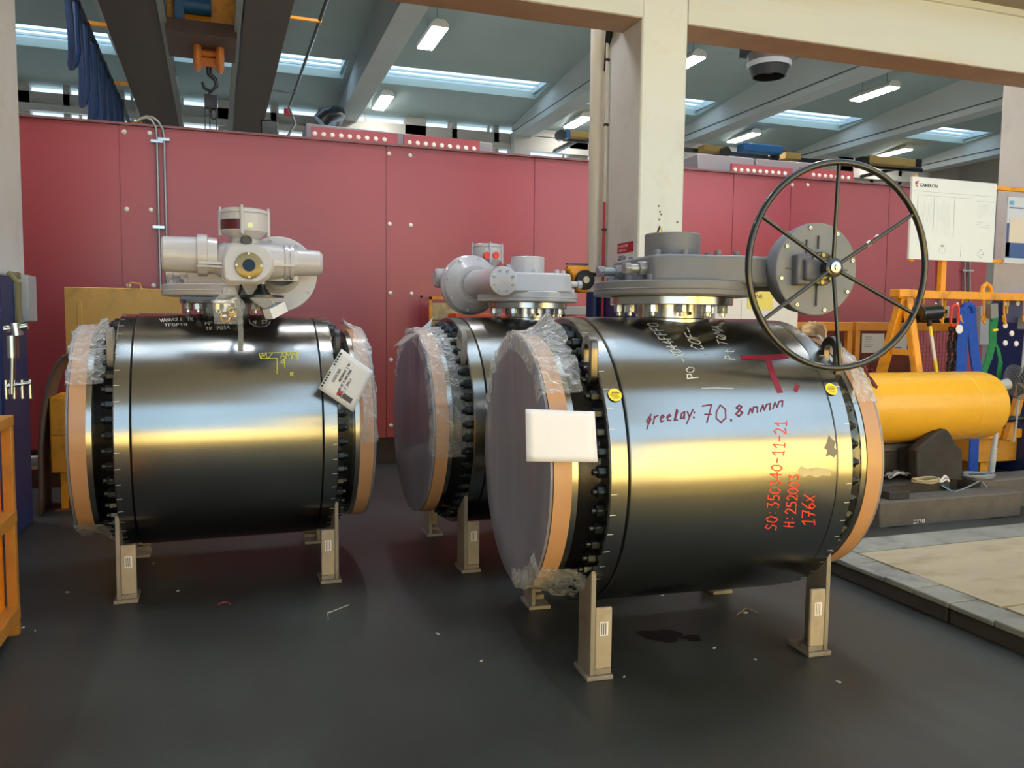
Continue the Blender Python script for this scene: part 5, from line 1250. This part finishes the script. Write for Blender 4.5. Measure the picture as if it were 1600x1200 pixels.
for cx_, n0 in ((-.045, 13), (.02, 17)):
    f = B()
    for k in range(n0):
        link(f, (cx_+.012*math.sin(k), .0, -.13-.032*k), .012, .013, .006, (0, 0, 1), (1, 0, 0) if k % 2 else (0, 1, 0)); link(f, (cx_+.03, .02, -.13-.032*k), .012, .013, .006, (0, 0, 1), (.7, .7, 0) if k % 2 else (.7, -.7, 0))
    f.build('chain_fall', mat('dark_chain', (56, 48, 46), .5, .6), r)
B().cyl((.02, -.04, -.125), (.02, -.045, -.125), .042, n=14).build('round_tag', WHITE, r)
# mallet
r = empty('mallet', at(1452, 490, Y=yA-.1), 0, 'black mallet with a yellow and white handle hanging on the rack', 'mallet')
ba, bc = at(1452, 505, Y=yA-.1)-r.location, at(1463.5, 583, Y=yA-.1)-r.location
f = B(); f.cyl((-.12, 0, 0), (.12, 0, .02), .075, .07, n=24); f.build('head', BLACK, r, bevel=.015)
f = B(); f.cyl(ba.lerp(bc, -.2), ba.lerp(bc, .05), .022); f.build('socket', RUB, r)
for (t0, t1, mt_) in ((.05, .25, STICK), (.25, .72, mat('handle_white', (226, 214, 214), .5)), (.72, 1.3, STICK)):
    B().cyl(ba.lerp(bc, t0), ba.lerp(bc, t1), .017, n=16).build('handle', mt_, r)
r = empty('striped_bar', at(1418, 560, Y=yA+.1), 0, 'white and yellow bar standing behind the rack leg', 'bar')
B().cyl((0, 0, -.1), (.01, 0, .25), .017).build('bar_upper', mat('handle_white', (226, 214, 214), .5), r); B().cyl((0, 0, -.7), (0, 0, -.1), .017).build('bar_lower', STICK, r)
r.location.z = .7; r.location.y = yA+.15
# mesh cages
def cage(x0p, x1p, Y, ytop, lab):
    a = at(x0p, ytop, Y=Y); b2 = at(x1p, ytop, Y=Y); W = b2.x-a.x; Z = a.z
    r = empty('mesh_cage', (a.x, Y, 0), 0, lab, 'cage', 'yellow mesh cages beside the red wall')
    f = B(); t = .09
    f.box(0, W, 0, .05, Z-t, Z); f.box(0, t*.7, 0, .05, .08, Z-t); f.box(W-t*.7, W, 0, .05, .08, Z-t); f.box(0, W, 0, .05, .0, .08)
    f.box(0, W, .7, .75, Z-t, Z); f.box(0, t*.7, .7, .75, 0, Z-t); f.box(W-t*.7, W, .7, .75, 0, Z-t); f.box(0, .04, .05, .7, Z-t+.01, Z-t+.05); f.box(W-.04, W, .05, .7, Z-t+.01, Z-t+.05)
    f.build('frame', mat('cage_yellow', (214, 140, 40), .5, 0, var=.08, dirt=(130, 80, 40), dirt_amt=.5), r, bevel=.005)
    f = B(); n = int(W/.045)
    for k in range(n): f.box(.04+k*.045, .043+k*.045, .02, .023, .08, Z-t)
    for k in range(int((Z-.1)/.045)): f.box(.04, W-.04, .02, .023, .08+k*.045, .083+k*.045)
    f.build('wire_mesh', mat('rusty_wire', (120, 60, 40), .6, .3), r)
    B().box(.05, W-.05, .68, .69, .05, Z-.1).build('back_sheet', mat('rusty_back_sheet', (112, 58, 44), .7, 0, var=.3, scale=6), r)
    return r, Z, W
c1, Z1, W1 = cage(1243, 1333, 7.0, 503, 'yellow mesh cage at left, behind the front valve\'s lifting lug')
c2, Z2, W2 = cage(1338, 1506, 7.0, 503, 'yellow mesh cage with two white papers, behind the hook rack')
for k, (xa, xb, ya, yb_) in enumerate(((1348, 1381, 521, 551), (1389, 1417, 522, 550))):
    a = at(xa, ya, Y=6.99); b2 = at(xb, yb_, Y=6.99); f = B(); f.box(a.x, b2.x, 6.993, 7.001, b2.z, a.z)
    nt_ = f.build('cage_notice', mat('dull_paper', (202, 198, 190), .7), label=['white printed sheet on the mesh cage, left of the rack leg', 'white sheet with a black logo on the mesh cage, behind the handwheel rim'][k], cat='paper')
    f = B(); 
    if k == 0:
        for q_ in range(5): f.box(a.x+.03, a.x+.12+.02*(q_ % 2), 6.990, 6.993, a.z-.04-q_*.025, a.z-.036-q_*.025)
    else:
        f.box((a.x+b2.x)/2-.03, (a.x+b2.x)/2+.04, 6.990, 6.993, a.z-.06, a.z-.045); f.box((a.x+b2.x)/2-.02, (a.x+b2.x)/2+.02, 6.990, 6.993, a.z-.09, a.z-.083); f.box((a.x+b2.x)/2-.05, (a.x+b2.x)/2+.05, 6.990, 6.993, a.z-.15, a.z-.143)
    f.build('print', INK, nt_)
# contents of the cage
f = B(); rnd = random.Random(3)
for k in range(9):
    c_ = Vector((c2.location.x+.1+rnd.random()*.5, 7.25+rnd.random()*.2, .95+rnd.random()*.12)); link(f, c_, .03, .03, .012, Vector((rnd.random()-.5, rnd.random()-.5, rnd.random())).normalized(), Vector((1, .3, 0)).normalized())
f.box(c2.location.x+.08, c2.location.x+W2-.1, 7.1, 7.6, 0, .93)
f.build('shackle_heap', mat('maroon_shackles', (150, 40, 56), .5, .2, var=.3, scale=20), label='heap of maroon shackles inside the mesh cage behind the hook rack', cat='shackles', kind='stuff')
c_ = at(1462, 505, Y=7.1); f = B(); f.box(c_.x-.35, c_.x+.5, 7.05, 7.4, Z2+.0, Z2+.06); f.build('black_tool_case', BLACK, label='flat black case lying on top of the mesh cage', cat='case', bevel=.02)
c_ = at(1476, 492, Y=7.1); f = B(); f.box(c_.x-.08, c_.x+.07, 7.1, 7.25, Z2+.06, Z2+.19); b0 = f.build('white_carton', WHITE, label='small white carton on the black case behind the mallet', cat='box', bevel=.005); B().box(c_.x-.05, c_.x+.03, 7.094, 7.1, Z2+.08, Z2+.15).build('dark_label', INK, b0)
# small boxes and bolts on the right column
def col(px, py): return at(px, py, Y=5.995)
f = B(); 
for (x, y) in ((1571, 509), (1581, 521), (1571, 536), (1588, 537), (1573, 475), (1590, 474)):
    p = col(x, y); f = B(); f.lathe([(0, .028), (.01, .026), (.018, 0)], (p.x, 6.0, p.z), (0, -1, 0), n=10); f.build('column_bolt', mat('white_bolt_cap', (240, 235, 225), .3), bpy.data.objects.get('trim_12'))
p = col(1569, 468); p2 = col(1596, 504); f = B(); f.box(p.x, p2.x+.1, 5.99, 6.0, p2.z, p.z); f.build('steel_cover', mat('dusky_blue_sheet', (62, 62, 92), .5), bpy.data.objects.get('trim_12'))
p = col(1590, 500); p2 = col(1620, 516); r = empty('socket_box', (p.x, 5.9, p.z), 0, 'grey socket box with a cable on the blue right column', 'box')
f = B(); f.box(0, .25, 0, .1, -.09, .03); f.build('enclosure', GREYBOX, r, bevel=.01); f = B(); f.tube([(.06, .05, -.09), (.04, .05, -.5), (.0, .06, -1.2)], .012); f.build('cable', GREYBOX, r)
f = B(); pa_ = at(1543, 478, Y=6.6); pb_ = at(1538, 539, Y=6.6); pa_ = at(1534, 478, Y=8.3); pb_ = at(1546, 539, Y=8.3); f.box(pa_.x, pb_.x, 8.3, WY, pb_.z, pa_.z); f.build('grey_cover_box', GREYBOX, label='tall pale grey box on the red wall, left of the green sling top', cat='box', bevel=.01)
# pedestal fan
c_ = at(1584, 598, Y=5.75)
r = empty('pedestal_fan', (c_.x, 5.75, 0), 0, 'grey pedestal fan turned away, right of the yellow cylinder', 'fan')
z_ = c_.z; d_ = Vector((.82, -.2, .18)).normalized()
f = B()
for k in range(7):
    rr_ = .165*math.sqrt(1-(k/8)**2); cc = Vector((0, 0, z_))+d_*(.03-.012*k) ; 
    a_ = d_.cross(Vector((0, 0, 1))).normalized(); b2 = a_.cross(d_)
    f.tube([cc+(a_*math.cos(2*PI*j/36)+b2*math.sin(2*PI*j/36))*(.17-.022*k) for j in range(36)], .0025, n=5, closed=True)
for k in range(36):
    t = 2*PI*k/36; e_ = a_*math.cos(t)+b2*math.sin(t); o_2 = Vector((0, 0, z_)); f.tube([o_2+d_*.03+e_*.17, o_2-d_*.02+e_*.12, o_2-d_*.05+e_*.03], .002, n=4); f.tube([o_2+d_*.03+e_*.17, o_2+d_*.08+e_*.12, o_2+d_*.10+e_*.02], .002, n=4)
f.build('guard', mat('fan_grey', (120, 122, 126), .5), r)
f = B(); f.cyl(Vector((0, 0, z_))-d_*.05, Vector((0, 0, z_))-d_*.17, .055, .045, n=20); f.build('motor', mat('fan_white', (190, 190, 188), .4), r, bevel=.01)
f = B()
for k in range(4):
    t = PI/2*k; e_ = a_*math.cos(t)+b2*math.sin(t); g_ = a_*math.cos(t+.9)+b2*math.sin(t+.9); o_2 = Vector((0, 0, z_))+d_*.03; f.quad(o_2+e_*.02, o_2+e_*.14-d_*.015, o_2+g_*.14+d_*.015, o_2+g_*.03)
f.build('blades', mat('fan_blade', (90, 94, 100), .4), r)
cb = Vector((0, 0, z_))-d_*.12
f = B(); f.cyl(cb, (cb.x-.06, .02, .35), .022, n=14); f.cyl((cb.x-.06, .02, .35), (cb.x-.08, .03, .02), .028, n=14); f.lathe([(0, .0), (0, .2), (.02, .19), (.03, .05), (.03, 0)], (cb.x-.08, .03, 0), (0, 0, 1), n=32); f.build('stand', mat('fan_white', (190, 190, 188), .4), r)
# yellow skip and dark rail at the right edge
a = at(1524, 672, Y=5.3+.9); zs = a.z
r = empty('yellow_skip', (a.x, 6.2, 0), 0, 'yellow steel skip with a folded rim at the right edge', 'skip')
f = B(); f.prism([(0, .12), (1.6, .12), (1.7, zs-.04), (-.0, zs-.04)], 0, .55, Matrix(((1, 0, 0, 0), (0, 0, 1, 0), (0, 1, 0, 0), (0, 0, 0, 1)))); f.build('tub', mat('dull_yellow_steel', (206, 140, 40), .5, 0, var=.1, dirt=(120, 70, 30), dirt_amt=.6), r, bevel=.01)
f = B(); f.box(-.03, 1.73, -.05, .02, zs-.09, zs); f.box(-.03, 1.73, .53, .6, zs-.09, zs); f.build('rim', YEL, r, bevel=.01)
for x in (.15, 1.3): B().box(x, x+.12, .05, .5, 0, .12).build('runner', YEL, r)
f = B(); f.bar((.32, -.1, zs-.1), (.5, -.1, zs+.55), .09, .05, up=(0, 1, 0)); f.build('side_arm', mat('dull_yellow_steel', (206, 140, 40), .5), r)
a = at(1540, 662, Y=5.75); f = B(); f.cyl((a.x-.5, 5.98, a.z), (a.x+2.2, 5.98, a.z), .03, n=12)
f.cyl((a.x+1.9, 5.98, 0), (a.x+1.9, 5.98, a.z), .03, n=12); f.cyl((a.x-.4, 5.98, 0), (a.x-.4, 5.98, a.z), .03, n=12)
f.build('dark_rail', DARKST, label='dark horizontal steel rail in front of the yellow skip', cat='rail')
# hose coil, rag, tape and blue strip on the timbers
zt2 = pz1+.07
def coil(px, py, rx_, ry_, z, th, mt_, name, lab, cat, turns=2, seed=1):
    c_ = at(px, py, Z=z); rnd = random.Random(seed); P = []
    for k in range(24*turns):
        t = 2*PI*k/24; P.append(c_+Vector((rx_*math.cos(t)*(1+.1*math.sin(k*.3)), ry_*math.sin(t), .008*(k//24)+.01*abs(math.sin(t*1.3)))))
    return B().tube(P, th, n=8).build(name, mt_, label=lab, cat=cat)
f = coil(1528, 744, .13, .09, pz1+.085, .012, mat('grey_blue_hose', (128, 134, 142), .5), 'hose_coil', 'grey hose coil lying on the timbers left of the yellow skip', 'hose')
q = [at(1533, 752, Y=5.0), at(1541, 760, Y=4.97), at(1543, 770, Y=4.93), at(1535, 777, Y=4.85), at(1515, 779, Y=4.8), at(1490, 770, Y=4.9), at(1510, 762, Y=4.97), at(1530, 752, Y=5.0)]
B().tube(q, .007, n=6, closed=False).build('hose_tail', mat('grey_blue_hose', (128, 134, 142), .5), f)
q = [at(1470, 758, Y=4.99), at(1478, 763, Y=4.98), at(1492, 770, Y=4.95)]
f = B(); f.bar(q[0], q[2], .05, .008); f.build('blue_strip', mat('pale_blue_strip', (110, 160, 200), .4), label='pale blue strip lying on the dark timber', cat='strip')
z = pz1+.075
f = coil(1445, 753, .12, .06, z+.01, .008, mat('cream_rope', (176, 158, 124), .8), 'rope_coil', 'tangled cream rope coil on the dark timber, right of the silver rag', 'rope', 3, 5)
c_ = at(1402, 744, Z=z+.02)
B().grid(lambda u, v: c_+Vector((-.12+.26*u, -.05+.1*v, .03*noise.noise(Vector((u*5, v*5, 2)))+.03*math.sin(PI*u))), 14, 10).build('silver_rag', mat('silver_sheet', (150, 146, 146), .35, .5), label='crumpled silver rag on the dark timber behind the front valve\'s flange', cat='rag', solid=.004, smooth=20)
f = B(); c_ = at(1472, 753, Z=z+.0); 
for (a, b2) in (((-.03, 0, .0), (.03, 0, .05)), ((.03, 0, .05), (.07, .0, .0)), ((-.01, 0, .0), (.06, 0, .03))): f.bar(c_+Vector(a), c_+Vector(b2), .012)
f.build('white_clip', WHITE, label='small white folded clip beside the cream rope coil', cat='clip')
f = B(); f.box(xr0+.9, xr0+1.2, 4.6, 4.9, 0, .22); f.build('blue_crate', mat('blue_plastic', (30, 60, 170), .5), label='blue plastic crate at the right edge beside the long timber', cat='crate', bevel=.01)

# floor marks
def puddle(px, py, rx_, ry_, mt_, name, lab):
    c_ = at(px, py, Z=0); rnd = random.Random(int(px)); f = B(); n = 36
    ph = [rnd.random()*6 for _ in range(4)]
    vs = [f.bm.verts.new((c_.x+math.cos(TH)*rx_*math.cos(t)*k+math.sin(TH)*ry_*math.sin(t)*k, c_.y-math.sin(TH)*rx_*math.cos(t)*k+math.cos(TH)*ry_*math.sin(t)*k, .0015)) for t, k in [(2*PI*j/n, 1+.16*math.sin(3*2*PI*j/n+ph[0])+.1*math.sin(5*2*PI*j/n+ph[1])) for j in range(n)]]
    f.bm.faces.new(vs); return f.build(name, mt_, label=lab, cat='stain', fix=False)
OIL = mat('oil_film', (10, 10, 11), .55, 0, spec=.25)
puddle(1033, 993, .105, .075, OIL, 'oil_stain', 'dark wet oil stain on the floor between the legs of the front valve')
c_ = at(1078, 998, Z=0); bpy.data.objects['oil_stain'].data
puddle(1080, 997, .05, .04, OIL, 'oil_drip', 'small oil patch touching the right side of the larger oil stain')
f = B(); c_ = at(350, 946, Z=0)
f.tube([c_+Vector((.03*math.cos(t), .03*math.sin(t), .006)) for t in [PI*k/8 for k in range(9)]], .005, n=6); f.build('red_ring_scrap', mat('dull_red_plastic', (120, 46, 50), .5), label='small dull red ring scrap on the floor before the left valve', cat='scrap')
rnd = random.Random(11); spots = [(513, 957), (105, 925), (240, 880), (278, 923), (684, 990), (752, 1032), (1035, 930), (1180, 1030), (1165, 957), (1310, 1065), (975, 1057), (55, 985), (36, 980), (1116, 1012)]
wh_ = ['beside the left valve\'s right foot', 'left of the left valve\'s left foot', 'between the left valve\'s front feet', 'just right of the left valve\'s left foot', 'in front of the middle valve', 'on the open floor left of the front valve', 'under the front valve', 'in front of the front valve, right of centre', 'under the front valve near its right foot', 'in front of the right foot of the front valve', 'by the left foot of the front valve', 'beside the foot of the yellow rack', 'at the corner of the yellow rack', 'right of the oil stain']
for k, (x, y) in enumerate(spots):
    c_ = at(x, y, Z=.003); a = rnd.random()*3; s_ = .006+.008*rnd.random()
    f = B(Matrix.Translation(c_)@Matrix.Rotation(a, 4, 'Z')); f.prism([(-s_, -s_*.3), (s_*.7, -s_*.4), (s_, s_*.3), (-s_*.5, s_*.5)], -.003, .002); f.build('paper_scrap', mat('pale_scrap', (170, 166, 160), .7), label='tiny pale scrap on the floor '+wh_[k], cat='scrap', group='tiny pale scraps on the dark floor')
f = B(); a = at(512, 958, Z=.004); b2 = at(545, 945, Z=.004); f.bar(a, b2, .004); f.bar(a, at(513, 968, Z=.004), .003); f.build('bent_wire', mat('pale_scrap', (170, 166, 160), .7), label='short bent pale wire on the floor right of the left valve', cat='wire')
f = B(); a = at(1151, 961, Z=.004); b2 = at(1166, 950, Z=.004); c_ = at(1183, 957, Z=.004); f.tube([a, b2, c_], .003, n=6); f.build('straw_wire', mat('straw_scrap', (140, 124, 90), .7), label='thin straw coloured wire on the floor under the front valve', cat='wire')

# ================================================================ behind the viewer: unseen yellow shapes added for the steel to reflect
YREFL = mat('yellow_reflector_paint', (250, 222, 136), .5, 0)
f = B(); f.box(-3.4, 1.5, -1.7, -1.4, 0, 1.15); f.build('low_yellow_reflector', YREFL, label='low yellow barrier added unseen behind the viewer', cat='reflector', bevel=.02)
f = B(); f.box(2.1, 8.0, -2.0, -1.4, 0, 2.6); f.build('tall_yellow_reflector', YREFL, label='tall yellow block added unseen behind the viewer, right of the low barrier', cat='cabinet', bevel=.02)
struct('floor', B().box(-3.4, 7.5, -1.4, .8, -.001, .002), mat('yellow_reflector_floor', (150, 128, 70), .6, 0, var=.06, scale=3))  # unseen yellow floor patch added for its colour in the barrels
